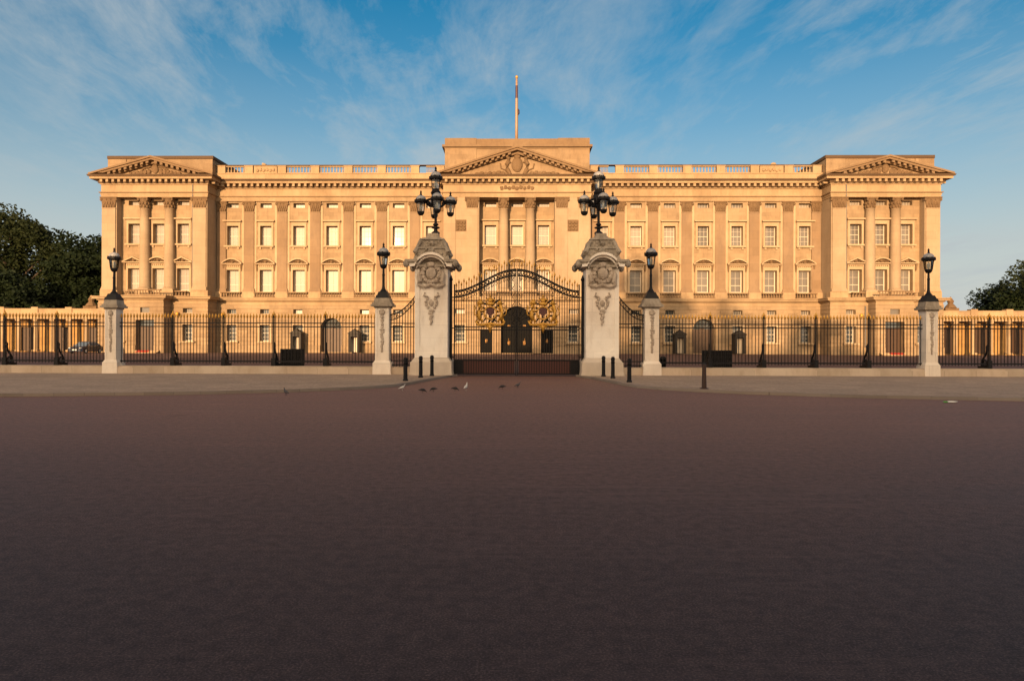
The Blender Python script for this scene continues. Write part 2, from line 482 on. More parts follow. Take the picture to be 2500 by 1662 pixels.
    def wall(s, x0, x1, z0, z1, y, ops=(), depth=0.4):
        xs = sorted({x0, x1, *[a for o in ops for a in (o[0], o[1])]})
        zs = sorted({z0, z1, *[a for o in ops for a in (o[2], o[3])]})
        for a, b in zip(xs, xs[1:]):
            for c, d in zip(zs, zs[1:]):
                mx, mz = (a + b) / 2, (c + d) / 2
                if any(o[0] < mx < o[1] and o[2] < mz < o[3] for o in ops):
                    continue
                s.add([(a, y, c), (b, y, c), (b, y, d), (a, y, d)], [(0, 1, 2, 3)])
        for o in ops:
            a, b, c, d = o[:4]
            e = y + (o[4] if len(o) > 4 else depth)
            s.add([(a, y, c), (a, e, c), (a, e, d), (a, y, d)], [(0, 1, 2, 3)])
            s.add([(b, y, c), (b, e, c), (b, e, d), (b, y, d)], [(0, 1, 2, 3)])
            s.add([(a, y, c), (b, y, c), (b, e, c), (a, e, c)], [(0, 1, 2, 3)])
            s.add([(a, y, d), (b, y, d), (b, e, d), (a, e, d)], [(0, 1, 2, 3)])
    def arch(s, xc, r, zs, y, depth, n=14, ztop=None):
        """spandrels closing the square head of an opening to a half-round (rise = ztop-zs)"""
        rise = (ztop - zs) if ztop else r
        pts = [(xc - r * math.cos(math.pi * k / n), zs + rise * math.sin(math.pi * k / n)) for k in range(n + 1)]
        top = zs + rise
        for (xa, za), (xb, zb) in zip(pts, pts[1:]):
            s.add([(xa, y, za), (xb, y, zb), (xb, y, top), (xa, y, top)], [(0, 1, 2, 3)])
            s.add([(xa, y, za), (xb, y, zb), (xb, y + depth, zb), (xa, y + depth, za)], [(0, 1, 2, 3)])
    def courses(s, x0, x1, z0, z1, y, ops, h=0.53, gap=0.075, out=0.07):
        n = max(1, round((z1 - z0) / h)); h = (z1 - z0) / n
        for i in range(n):
            a, b = z0 + i * h, z0 + (i + 1) * h - gap
            segs = [(x0, x1)]
            for o in ops:
                if o[3] > a + 0.02 and o[2] < b - 0.02:
                    ns = []
                    for p, q in segs:
                        if o[1] <= p or o[0] >= q: ns.append((p, q)); continue
                        if o[0] > p: ns.append((p, o[0]))
                        if o[1] < q: ns.append((o[1], q))
                    segs = ns
            for p, q in segs:
                if q - p > 0.05:
                    s.box(p, q, y - out, y + 0.01, a, b)
    def mesh(s, name, mat, smooth=False):
        me = bpy.data.meshes.new(name)
        me.from_pydata(s.v, [], s.f)
        bm = bmesh.new(); bm.from_mesh(me)
        bmesh.ops.recalc_face_normals(bm, faces=bm.faces)
        bm.to_mesh(me); bm.free()
        me.materials.append(mat)
        if smooth:
            for p in me.polygons: p.use_smooth = True
        return me
    def build(s, name, mat, parent=None, smooth=False, loc=(0, 0, 0)):
        return link(name, s.mesh(name, mat, smooth), parent, loc)


def link(name, me, parent=None, loc=(0, 0, 0), rz=0.0, scale=None):
    o = bpy.data.objects.new(name, me)
    o.location = loc
    o.rotation_euler = (0, 0, rz)
    if scale: o.scale = scale
    if parent: o.parent = parent
    col.objects.link(o)
    return o


def tag(o, label=None, cat=None, group=None, kind=None):
    if label: o['label'] = label
    if cat: o['category'] = cat
    if group: o['group'] = group
    if kind: o['kind'] = kind
    return o


def thing(name, loc, label, cat, group=None, rz=0.0):
    o = bpy.data.objects.new(name, None)
    o.empty_display_size = 0.3
    o.location = loc
    o.rotation_euler = (0, 0, rz)
    col.objects.link(o)
    return tag(o, label, cat, group)


def kids(o):
    return [c for c in bpy.data.objects if c.parent == o]


def copy_tree(o, parent=None):
    c = o.copy()
    col.objects.link(c)
    if parent: c.parent = parent
    for ch in kids(o):
        copy_tree(ch, c)
    return c


# ------------------------------------------------------------------ ground
def sheet(name, pts, z, mat):
    me = bpy.data.meshes.new(name)
    me.from_pydata([(x, y, z) for x, y in pts], [], [tuple(range(len(pts)))])
    me.materials.append(mat)
    return tag(link(name, me), kind='structure')


sheet('road', [(-900, -300), (900, -300), (900, 1500), (-900, 1500)], 0.0, M['asphalt'])
sheet('forecourt', [(-75, 33.45), (75, 33.45), (75, 96), (-75, 96)], 0.004, M['forecourt'])
K = 1.0
KERB = [(-90, 20.4), (-24, 19.9), (-15.6, 20.5), (-10.8, 21.4), (-7.6, 22.7), (-6.2, 23.7), (-5.2, 24.6), (-4.6, 25.6), (-4.3, 26.8), (-4.05, 28.4), (-3.75, 30.2), (-3.35, 32.0), (-3.02, 33.2)]
KERB = [(x * K, y * K) for x, y in KERB]
for sgn, nm in ((-1, 'pavement_left'), (1, 'pavement_right')):
    ln = [(-x * sgn if sgn == 1 else x, y) for x, y in KERB]
    ln = [(abs(x) * sgn, y) for x, y in ln]
    poly = ln + [(ln[-1][0], 33.44), (ln[0][0], 33.44)]
    m = MB()
    n = len(poly)
    m.add([(x, y, 0.10) for x, y in poly], [tuple(range(n))])
    pv = m.build(nm, M['paving'])
    tag(pv, kind='structure')
    k = MB()
    pr = [Vector(p) for p in ln]
    outs = []
    for i, p in enumerate(pr):
        d = (pr[min(i + 1, n - 3)] - pr[max(i - 1, 0)]).normalized()
        nn = Vector((d.y, -d.x)) if sgn == -1 else Vector((-d.y, d.x))
        outs.append(p + nn * 0.15)
    for (a, b, c, d) in zip(pr, pr[1:], outs, outs[1:]):
        k.add([(a.x, a.y, 0.104), (b.x, b.y, 0.104), (d.x, d.y, 0.104), (c.x, c.y, 0.104), (c.x, c.y, -0.02), (d.x, d.y, -0.02)],
              [(0, 1, 2, 3), (3, 2, 5, 4)])
    tag(k.build('kerb', M['kerb']), kind='structure')

# ------------------------------------------------------------------ palace
WY = 92.0                      # wing wall plane
pal = thing('palace', (0, WY, 0.1), 'long honey coloured stone palace with pediments, columns and rows of sash windows behind the railings', 'palace')
Z_GC0, Z_GC1 = 6.35, 7.35       # ground-floor cornice
Z_BASE = 8.1                   # foot of the giant order
Z_ARC, Z_FR, Z_DN, Z_CO = 20.35, 20.95, 22.15, 23.05
CF, PF, PW = -2.8, -2.9, -1.75  # fronts of centre, pavilion, and pavilion wall
LOG = -0.7                     # wall at the back of the central loggia
PC = 47.7
PI = 40.7                      # inner edge of the pavilions
PO = 54.7
WIN_X = [11.5 + 4.5 * k for k in range(7)]
PIL_X = [13.75 + 4.5 * k for k in range(6)]
W2 = (1.55, 14.4, 17.05)       # second-floor window: width, sill, head
W1 = (1.65, 8.15, 11.1)
WA = (1.55, 19.5, 20.12)       # attic window strip
WM = (1.25, 5.15, 5.75)        # low mezzanine windows
WG = (1.35, 1.45, 3.65)        # ground-floor windows


def win_meshes(w, h, cols, rows, pane, white=True, fr=0.09):
    m = MB()
    m.box(-w / 2, -w / 2 + fr, -0.05, 0.05, 0, h); m.box(w / 2 - fr, w / 2, -0.05, 0.05, 0, h)
    m.box(-w / 2 + fr, w / 2 - fr, -0.05, 0.05, 0, fr); m.box(-w / 2 + fr, w / 2 - fr, -0.05, 0.05, h - fr, h)
    bw = 0.03
    for i in range(1, cols):
        x = -w / 2 + w * i / cols
        m.box(x - bw / 2, x + bw / 2, -0.03, 0.03, fr, h - fr)
    for j in range(1, rows):
        z = h * j / rows
        t = 0.07 if (rows > 2 and j == rows // 2) else bw
        m.box(-w / 2 + fr, w / 2 - fr, -0.034, 0.034, z - t / 2, z + t / 2)
    p = MB()
    p.box(-w / 2 + 0.02, w / 2 - 0.02, 0.0, 0.03, 0.02, h - 0.02)
    return m.mesh('window', M['white']), p.mesh('pane', M[pane])


def surround_mesh(kind, w, h, d):
    """stone dressing in front of a window set d behind the wall face"""
    m = MB(); cm = MB(); f = -d - 0.10; a = 0.24
    m.box(-w / 2 - a, -w / 2, f, -d, -0.02, h + a); m.box(w / 2, w / 2 + a, f, -d, -0.02, h + a)
    m.box(-w / 2, w / 2, f, -d, h, h + a)
    m.box(-w / 2 - a - 0.12, w / 2 + a + 0.12, f - 0.26, -d, -0.24, -0.022)     # sill
    if kind == 'flat':
        m.box(-w / 2 - a - 0.05, w / 2 + a + 0.05, f - 0.02, -d, h + a + 0.003, h + 0.55)
        m.box(-w / 2 - a - 0.22, w / 2 + a + 0.22, f - 0.42, -d, h + 0.553, h + 0.72)
        m.box(-w / 2 - 0.1, -w / 2 + 0.16, f - 0.06, -d, -0.50, -0.243); m.box(w / 2 - 0.16, w / 2 + 0.1, f - 0.06, -d, -0.50, -0.243)
    if kind in ('curve', 'tri'):
        b = w / 2 + a
        m.box(-b - 0.02, b + 0.02, f - 0.03, -d, h + a + 0.003, h + 0.72)          # frieze
        n = 12
        rise = 0.62
        line = []
        for k in range(n + 1):
            u = -1 + 2 * k / n
            zz = rise * (1 - u * u) if kind == 'curve' else rise * (1 - abs(u))
            line.append(((b + 0.30) * u, h + 0.92 + zz))
        m.strip(line, 0.17, f - 0.50, -d)
        m.box(-b - 0.30, b + 0.30, f - 0.42, -d, h + 0.723, h + 0.85)
        for k in range(9):                                                     # carving under the hood
            u = -0.8 + 0.2 * k
            cm.ball((b * u, f - 0.1, h + 0.98 + 0.25 * (1 - abs(u) * 1.2)), (0.12, 0.10, 0.14), 6, 4, 0.25)
        cm.ball((0, f - 0.14, h + 1.12), (0.2, 0.15, 0.26), 7, 5, 0.1)
        for k in range(7):
            cm.ball((b * (-0.75 + 0.25 * k), f - 0.03, h + 0.48), (0.1, 0.07, 0.09), 6, 4, 0.2)
        for sx in (-1, 1):
            cm.taper(sx * (b + 0.12), (f - d) / 2 - 0.08, h - 0.15, h + 0.72, 0.08, 0.06, 0.13, 0.20)
        cm.box(-b - 0.24, b + 0.24, f - 0.06, -d, h + 0.853, h + 0.93)
    return m.mesh('surround', M['surround']), (cm.mesh('carving', M['stone_dark']) if cm.v else None)


WD = 0.72
WIN = {}
for pane in ('blind', 'net'):
    WIN['w2', pane] = win_meshes(W2[0], W2[2] - W2[1], 3, 4, pane)
    WIN['w1', pane] = win_meshes(W1[0], W1[2] - W1[1], 2, 3, pane, fr=0.12)
    WIN['wa', pane] = win_meshes(WA[0], WA[2] - WA[1], 4, 1, pane, fr=0.05)
WIN['wm', 'darkpane'] = win_meshes(WM[0], WM[2] - WM[1], 4, 1, 'darkpane', fr=0.05)
WIN['wm', 'net'] = win_meshes(WM[0], WM[2] - WM[1], 4, 1, 'net', fr=0.05)
WIN['wg', 'darkpane'] = win_meshes(WG[0], WG[2] - WG[1], 3, 4, 'darkpane', fr=0.10)
SUR = {'w2': surround_mesh('flat', W2[0], W2[2] - W2[1], WD), 'w1': surround_mesh('curve', W1[0], W1[2] - W1[1], WD),
       'w1t': surround_mesh('tri', W1[0], W1[2] - W1[1], WD),
       'wg': surround_mesh('plain', WG[0], WG[2] - WG[1], WD)}
WNAME = {'w2': 'window', 'w1': 'window', 'wa': 'attic_window', 'wm': 'mezzanine_window', 'wg': 'ground_window'}


def put_window(kind, x, y, pane, sur=None):
    dims = {'w2': W2, 'w1': W1, 'wa': WA, 'wm': WM, 'wg': WG}[kind]
    a, b = WIN[kind, pane]
    w = link(WNAME[kind], a, pal, (x, y + WD, dims[1]))
    link('pane', b, w, (0, 0.02, 0))
    if sur:
        link('surround', SUR[sur][0], w)
        if SUR[sur][1]: link('carving', SUR[sur][1], w)


def op(dims, x):
    return (x - dims[0] / 2, x + dims[0] / 2, dims[1], dims[2])


wallm = MB(); base = MB()
# ---- upper walls of the wings
ARCH_X, AR, AZS = 25.0, 1.45, 3.15
for s in (-1, 1):
    ops = []
    for i, xw in enumerate(WIN_X):
        x = s * xw
        ops += [op(W2, x), op(W1, x), op(WA, x)]
        if s < 0:
            pane2, pane1 = 'blind', 'blind'
        else:
            pane2, pane1 = ('net' if i > 2 else 'blind'), 'net'
        put_window('w2', x, 0, pane2, 'w2'); put_window('w1', x, 0, pane1, 'w1'); put_window('wa', x, 0, 'blind' if rnd.random() < 0.7 else 'net')
    xa, xb = (9.6, 40.7) if s > 0 else (-40.7, -9.6)
    wallm.wall(xa, xb, 7.0, 23.0, 0, ops, WD)
    # ground floor of the wing
    gops = []
    for xw in WIN_X:
        x = s * xw
        if xw == ARCH_X:
            gops.append((x - AR, x + AR, 0.0, AZS + AR, 1.2)); continue
        gops += [op(WM, x), op(WG, x)]
        put_window('wm', x, -0.35, 'darkpane' if rnd.random() < 0.6 else 'net'); put_window('wg', x, -0.35, 'darkpane', 'wg')
    xa, xb = (9.8, 40.5) if s > 0 else (-40.5, -9.8)
    base.wall(xa, xb, -0.2, Z_GC0, -0.35, gops, WD)
    sops = [(o[0] - 0.26, o[1] + 0.26, o[2] - 0.26, o[3] + 0.26) if o[3] < 4 else o for o in gops]
    sops = [(o[0] - 0.75, o[1] + 0.75, o[2], o[3] + 0.85) if o[1] - o[0] > 2 else o for o in sops]
    base.courses(xa, xb, 0.95, Z_GC0, -0.35, sops)
    for p, q in ((xa, s * ARCH_X - AR), (s * ARCH_X + AR, xb)):
        base.box(p, q, -0.55, -0.34, -0.2, 0.9)
    base.arch(s * ARCH_X, AR, AZS, -0.35, 1.2)
    # voussoirs fanned over the arch
    for k in range(11):
        a0 = math.pi * (k + 0.06) / 11; a1 = math.pi * (k + 0.94) / 11
        ro = 2.35 if k % 2 == 0 else 2.15
        xc = s * ARCH_X
        base.prism([(xc + AR * math.cos(a0), AZS + AR * math.sin(a0)), (xc + ro * math.cos(a0), AZS + ro * math.sin(a0)),
                    (xc + ro * math.cos(a1), AZS + ro * math.sin(a1)), (xc + AR * math.cos(a1), AZS + AR * math.sin(a1))], -0.44, -0.34)
    # doors in the arch
    d = MB()
    xc = s * ARCH_X
    for q in (-1, 1):
        d.box(xc + (0.03 if q > 0 else -AR), xc + (AR if q > 0 else -0.03), 0.55, 0.68, 0.0, AZS)
        for pz in (0.3, 1.7):
            d.box(xc + q * 0.75 - 0.5, xc + q * 0.75 + 0.5, 0.50, 0.56, pz, pz + 1.15)
    dr = d.build('arched_door', M['wood'], pal)
    g = MB()
    g.box(xc - AR, xc + AR, 0.60, 0.64, AZS + 0.08, AZS + AR)
    g.build('fanlight', M['darkpane'], dr)
    b = MB()
    b.box(xc - AR, xc + AR, 0.50, 0.62, AZS, AZS + 0.08)
    for k in range(1, 6):
        a = math.pi * k / 6
        b.tube([(xc, 0.58, AZS), (xc + AR * math.cos(a), 0.58, AZS + AR * math.sin(a))], 0.035, 5)
    b.build('fanlight_bars', M['wood'], dr)

# ---- pavilions
for s in (-1, 1):
    xc = s * PC
    ops = []
    for j in (-1, 0, 1):
        x = xc + 3.3 * j
        ops += [op(W2, x), op(W1, x), op(WA, x)]
        put_window('w2', x, PW, 'blind' if s < 0 else 'net', 'w2')
        put_window('w1', x, PW, 'blind' if s < 0 else 'net', 'w1' if j == 0 else 'w1t')
        put_window('wa', x, PW, 'blind')
    wallm.wall(xc - 5.0, xc + 5.0, 7.0, Z_ARC + 0.01, PW, ops, WD)
    for e in (-1, 1):                                    # corner piers
        xa, xb = sorted((xc + e * 5.0, xc + e * 7.0))
        q_ = MB(); q_.box(xa, xb, PF, 6.0, 7.0, Z_ARC); q_.build('corner_pier', M['pale'], pal)
    wallm.box(xc - 6.98, xc + 6.98, PF + 0.25, PW + 0.6, Z_ARC + 0.005, 23.0)   # soffit and frieze core
    wallm.box(xc - 6.9, xc + 6.9, PW + 1.1, 8.0, 6.0, 23.0)
    # ground storey with a projecting porch
    gops = []
    for j in (-1, 1):
        x = xc + 4.6 * j
        gops += [op(WM, x), op(WG, x)]
        put_window('wm', x, -3.2, 'net'); put_window('wg', x, -3.2, 'darkpane', 'wg')
    base.wall(xc - 7.2, xc + 7.2, -0.2, Z_GC0, -3.2, gops, WD)
    base.courses(xc - 7.2, xc + 7.2, 0.95, Z_GC0, -3.2, [(o[0] - 0.26, o[1] + 0.26, o[2] - 0.26, o[3] + 0.26) if o[3] < 4 else o for o in gops])
    for e in (-1, 1):
        for i in range(10):
            z0 = 0.95 + 0.54 * i
            xx = xc + e * 7.2
            base.box(min(xx, xx + e * 0.07), max(xx, xx + e * 0.07), -3.27, -0.4 if e * s < 0 else 8, z0, z0 + 0.465)
        xx = xc + e * 7.2
        base.add([(xx, -3.2, -0.2), (xx, 8, -0.2), (xx, 8, Z_GC0), (xx, -3.2, Z_GC0)], [(0, 1, 2, 3)])
    for p, q in ((xc - 7.3, xc - 2.35), (xc + 2.35, xc + 7.3)):
        base.box(p, q, -3.4, -3.19, -0.2, 0.9)
    pd = (xc - 1.2, xc + 1.2, 0.0, 4.15, 1.0)
    po = (xc - 0.6, xc + 0.6, 5.1, 5.75, 0.25)
    base.wall(xc - 2.35, xc + 2.35, -0.2, Z_GC0, -5.1, [pd, po], 1.0)
    base.courses(xc - 2.35, xc + 2.35, 0.95, Z_GC0, -5.1, [pd, po])
    for e in (-1, 1):
        xx = xc + e * 2.35
        base.add([(xx, -5.1, -0.2), (xx, -3.2, -0.2), (xx, -3.2, Z_GC0), (xx, -5.1, Z_GC0)], [(0, 1, 2, 3)])
        for i in range(10):
            z0 = 0.95 + 0.54 * i
            base.box(min(xx, xx + e * 0.07), max(xx, xx + e * 0.07), -5.17, -3.2, z0, z0 + 0.465)
        base.box(min(xc + e * 1.2, xc + e * 2.45), max(xc + e * 1.2, xc + e * 2.45), -5.25, -5.09, -0.2, 0.9)
    d = MB()
    for q in (-1, 1):
        d.box(xc + (0.02 if q > 0 else -1.2), xc + (1.2 if q > 0 else -0.02), -4.25, -4.13, 0.25, 3.3)
        for pz in (0.5, 1.9):
            d.box(xc + q * 0.6 - 0.38, xc + q * 0.6 + 0.38, -4.30, -4.24, pz, pz + 1.15)
    d.box(xc - 1.2, xc + 1.2, -4.30, -4.12, 3.3, 3.42)
    dd = d.build('porch_door', M['wood'], pal)
    g = MB(); g.box(xc - 1.2, xc + 1.2, -4.22, -4.18, 3.42, 4.15); g.build('fanlight', M['darkpane'], dd)
    g = MB(); g.box(xc - 0.6, xc + 0.6, -4.86, -4.83, 5.1, 5.75); g.build('porch_window', M['net'], pal)
    st = MB()
    for i in range(3):
        st.box(xc - 2.0 - 0.0 * i, xc + 2.0, -5.12 - 0.34 * (3 - i), -4.2, -0.15 + 0.0 * i, 0.02 + 0.11 * i)
    sp = st.build('steps', M['stone_band'], pal)
    ca = MB()
    for i in range(3):
        ca.box(xc - 0.85, xc + 0.85, -5.135 - 0.34 * (3 - i), -4.2, 0.0, 0.032 + 0.11 * i)
    ca.build('carpet', M['carpet'], sp)
    # attic block above the pediment
    at = MB()
    at.box(xc - 7.0, xc + 7.0, -1.4, 10.0, 22.9, 25.75)
    ac = MB(); ac.box(xc - 7.14, xc + 7.14, -1.54, 10.14, 25.75, 26.15)
    at.box(xc - 7.05, xc - 4.6, -1.52, -1.39, 23.0, 25.7); at.box(xc + 4.6, xc + 7.05, -1.52, -1.39, 23.0, 25.7)
    ao = at.build('attic', M['stone_attic'], pal)
    ac.build('coping', M['soot_and_shade'], ao)

# ---- centre block
ops = []
for j in (-1, 0, 1):
    x = 3.55 * j
    ops += [op(W2, x), op(W1, x), op(WA, x)]
    put_window('w2', x, LOG, 'blind', 'w2'); put_window('w1', x, LOG, 'blind', 'w1'); put_window('wa', x, LOG, 'blind')
wallm.wall(-4.95, 4.95, 7.0, Z_ARC + 0.01, LOG, ops, WD)
for s in (-1, 1):
    xa, xb = sorted((s * 4.95, s * 9.6))
    q_ = MB(); q_.box(xa, xb, CF, 6.0, 7.0, Z_ARC); q_.build('corner_pier', M['pale'], pal)
wallm.box(-9.58, 9.58, CF + 0.25, LOG + 0.6, Z_ARC + 0.005, 23.0)
gops = [(-2.05, 2.05, 0.0, 6.1, 1.2), (-4.75, -3.15, 0.0, 3.1, 0.5), (3.15, 4.75, 0.0, 3.1, 0.5)]
for x in (-7.4, 7.4):
    gops += [op(WM, x), op(WG, x)]
    put_window('wm', x, -3.1, 'net'); put_window('wg', x, -3.1, 'darkpane', 'wg')
base.wall(-9.8, 9.8, -0.2, Z_GC0, -3.1, gops, WD)
base.arch(0, 2.05, 4.05, -3.1, 1.2)
sops = [(o[0] - 0.26, o[1] + 0.26, o[2] - 0.26, o[3] + 0.26) if 1 < o[2] < 3 else o for o in gops]
sops[0] = (-2.6, 2.6, 0, 6.2)
base.courses(-9.8, 9.8, 0.95, Z_GC0, -3.1, sops)
for k in range(13):
    a0 = math.pi * (k + 0.05) / 13; a1 = math.pi * (k + 0.95) / 13
    base.prism([(2.06 * math.cos(a0), 4.05 + 2.06 * math.sin(a0)), (2.28 * math.cos(a0), 4.05 + 2.28 * math.sin(a0)),
                (2.28 * math.cos(a1), 4.05 + 2.28 * math.sin(a1)), (2.06 * math.cos(a1), 4.05 + 2.06 * math.sin(a1))], -3.2, -3.09)
for s in (-1, 1):
    xx = s * 9.8
    base.add([(xx, -3.1, -0.2), (xx, -0.35, -0.2), (xx, -0.35, Z_GC0), (xx, -3.1, Z_GC0)], [(0, 1, 2, 3)])
    base.box(min(s * 2.05, s * 3.15), max(s * 2.05, s * 3.15), -3.45, -3.09, 0.0, 3.9)
# centre gate and side doors
d = MB()
for q in (-1, 1):
    d.box(q * 1.02 - 1.0, q * 1.02 + 1.0, -2.2, -2.1, 0.05, 4.05)
    for pz in (0.3, 2.3):
        d.box(q * 1.02 - 0.75, q * 1.02 + 0.75, -2.26, -2.19, pz, pz + 1.6)
pts = [(2.03 * math.cos(math.pi * k / 14), 4.05 + 2.03 * math.sin(math.pi * k / 14)) for k in range(15)]
d.prism(pts, -2.2, -2.1)
for k in range(1, 8):
    a = math.pi * k / 8
    d.tube([(0, -2.24, 4.1), (1.95 * math.cos(a), -2.24, 4.1 + 1.95 * math.sin(a))], 0.05, 5)
cg = d.build('entrance_gate', M['doorblack'], pal)
g = MB()
for q in (-1, 1):
    g.ball((q * 1.02, -2.3, 1.35), (0.17, 0.07, 0.30), 8, 6, 0.2); g.ball((q * 1.02, -2.3, 3.6), (0.22, 0.06, 0.10), 8, 5, 0.2)
    g.ball((q * 1.02, -2.3, 1.8), (0.08, 0.06, 0.14), 7, 5)
g.build('gilt_emblem', M['oldgold'], cg)
for s in (-1, 1):
    d = MB()
    d.box(s * 3.95 - 0.8, s * 3.95 + 0.8, -2.72, -2.62, 0.0, 3.1)
    for pz in (0.25, 1.75):
        d.box(s * 3.95 - 0.6, s * 3.95 + 0.6, -2.77, -2.71, pz, pz + 1.2)
    sdo = d.build('side_door', M['doorblack'], pal)
    g = MB(); g.ball((s * 3.95, -2.8, 1.6), (0.15, 0.06, 0.28), 8, 6, 0.2); g.build('gilt_emblem', M['oldgold'], sdo)
at = MB()
at.box(-9.6, 9.6, -1.4, 8.0, 22.9, 27.1)
ac = MB()
ac.box(-9.72, 9.72, -1.52, 8.1, 27.1, 27.25)
ac.box(-9.95, 9.95, -1.78, 8.3, 27.25, 27.55)
ac.box(-9.55, 9.55, -1.42, 7.9, 27.55, 28.4)
for s in (-1, 1):
    xa, xb = sorted((s * 5.4, s * 9.6)); at.box(xa, xb, -1.5, -1.39, 23.0, 27.1); ac.box(xa, xb, -1.52, -1.41, 27.552, 28.46)
ao = at.build('attic', M['stone_attic'], pal)
ac.build('coping', M['stone_rake'], ao)
wallm.box(-54.0, 54.0, 1.0, 14.0, 0.0, 23.8)
wallm.build('wall', M['stone'], pal)
base.build('rusticated_base', M['stone'], pal)

# ---- sculpted square panels on the centre block
for s in (-1, 1):
    m = MB()
    x = s * 7.3
    m.box(x - 0.72, x + 0.72, CF - 0.06, CF - 0.002, 15.9, 17.4)
    for i in range(3):
        for j in range(3):
            m.ball((x - 0.42 + 0.42 * i, CF - 0.12, 16.2 + 0.42 * j), (0.2, 0.12, 0.2), 7, 5, 0.25)
    m.build('relief_panel', M['stone_dark'], pal)

# ---- giant order: entablature
PATH = [(-PO, 9), (-PO, PF), (-PI, PF), (-PI, -0.25), (-9.6, -0.25), (-9.6, CF), (9.6, CF), (9.6, -0.25), (PI, -0.25), (PI, PF), (PO, PF), (PO, 9)]
m = MB()
m.sweep(PATH, [(-0.25, Z_ARC), (0.06, Z_ARC), (0.06, 20.6), (0.12, 20.6), (0.12, 20.83), (0.24, 20.88), (0.24, 20.98), (0.05, 21.0), (0.05, 21.95), (0.16, 22.0), (0.2, 22.15), (-0.3, 22.15)])
m.build('entablature', M['stone_band'], pal)
m = MB()
m.sweep(PATH, [(0.0, 22.15), (0.30, 22.15), (0.30, 22.52), (1.02, 22.56), (1.02, 22.80), (1.16, 22.86), (1.24, 23.02), (1.24, 23.07), (-0.4, 23.12)])
mo = m
for (a, b) in zip(PATH, PATH[1:]):
    L = math.hypot(b[0] - a[0], b[1] - a[1])
    n = max(1, int(round(L / 0.80)))
    dx, dy = (b[0] - a[0]) / L, (b[1] - a[1]) / L
    nx, ny = dy, -dx
    for k in range(n):
        t = (k + 0.5) * L / n
        if L > 6 and abs(dy) > 0.5 and t > 6 and a[0] < 0: continue
        px, py = a[0] + dx * t, a[1] + dy * t
        hw = 0.16
        xs = [px + dx * hw + nx * 0.26, px - dx * hw + nx * 0.26, px + dx * hw + nx * 0.86, px - dx * hw + nx * 0.86]
        ys = [py + dy * hw + ny * 0.26, py - dy * hw + ny * 0.26, py + dy * hw + ny * 0.86, py - dy * hw + ny * 0.86]
        mo.box(min(xs), max(xs), min(ys), max(ys), 22.18, 22.57)
co = m.build('cornice', M['stone_band'], pal)
m = MB(); m.sweep(PATH, [(1.14, 22.865), (1.19, 22.865), (1.265, 23.02), (1.265, 23.085), (1.1, 23.09)]); m.build('gutter', M['soot_and_shade'], co)
m = MB(); m.sweep(PATH, [(0.2, 20.88), (0.27, 20.88), (0.27, 21.0), (0.2, 21.0)]); m.build('taenia', M['stone_rake'], pal)
m = MB(); m.sweep(PATH, [(0.25, 22.16), (0.34, 22.16), (0.34, 22.53), (0.25, 22.53)]); m.build('bed_mould_shade', M['soot_and_shade'], co)  # dark strip paints the shade between the modillions

# ---- ground-floor cornice and balcony
GL = [(PC + 7.2, 9), (PC + 7.2, -3.2), (PC + 2.35, -3.2), (PC + 2.35, -5.1), (PC - 2.35, -5.1), (PC - 2.35, -3.2), (PC - 7.2, -3.2), (PC - 7.2, -0.35), (9.8, -0.35), (9.8, -3.1)]
GPATH = [(-x, y) for x, y in GL] + GL[::-1]
m = MB()
m.sweep(GPATH, [(-0.1, 6.3), (0.1, 6.3), (0.1, 6.42), (0.02, 6.44), (0.02, 6.72), (0.16, 6.78), (0.22, 6.9), (0.58, 6.95), (0.58, 7.12), (0.68, 7.2), (0.68, 7.3), (-1.9, 7.34)])
m.build('string_course', M['stone_band'], pal)
# plinth blocks the giant order stands on
def ped(*b):
    m = MB(); m.box(*b); m.build('pedestal', M['stone_band'], pal)
for s in (-1, 1):
    for xp in PIL_X + [10.3, 40.0]:
        ped(s * xp - 0.85, s * xp + 0.85, -0.5, 0.02, 7.3, Z_BASE)
    for e in (-1, 1):
        ped(s * PC + e * 6.0 - 1.15, s * PC + e * 6.0 + 1.15, PF - 0.16, PF + 1.0, 7.3, Z_BASE)
        ped(s * PC + e * 1.65 - 0.9, s * PC + e * 1.65 + 0.9, PF - 0.16, PW + 0.02, 7.3, Z_BASE)
    ped(s * 7.25 - 2.4, s * 7.25 + 2.4, CF - 0.16, CF + 0.6, 7.3, Z_BASE)
    ped(s * 1.75 - 0.9, s * 1.75 + 0.9, CF - 0.16, LOG, 7.3, Z_BASE)


def balustrade_mesh(L, h, sp=0.34, d=0.26, mat='stone_rake'):  # default darker stone puts the balcony recess shade into the balusters
    m = MB()
    m.box(-L / 2, L / 2, -d / 2, d / 2, 0, 0.14 * h)
    m.box(-L / 2, L / 2, -d / 2 - 0.05, d / 2 + 0.05, 0.82 * h, h)
    n = int(L / sp)
    for k in range(n):
        x = -L / 2 + (k + 0.5) * L / n
        m.lathe([(0.06, 0.14 * h), (0.10, 0.24 * h), (0.11, 0.36 * h), (0.05, 0.62 * h), (0.07, 0.76 * h), (0.07, 0.82 * h)], 6, (x, 0, 0))
    return m.mesh('balustrade', M[mat])


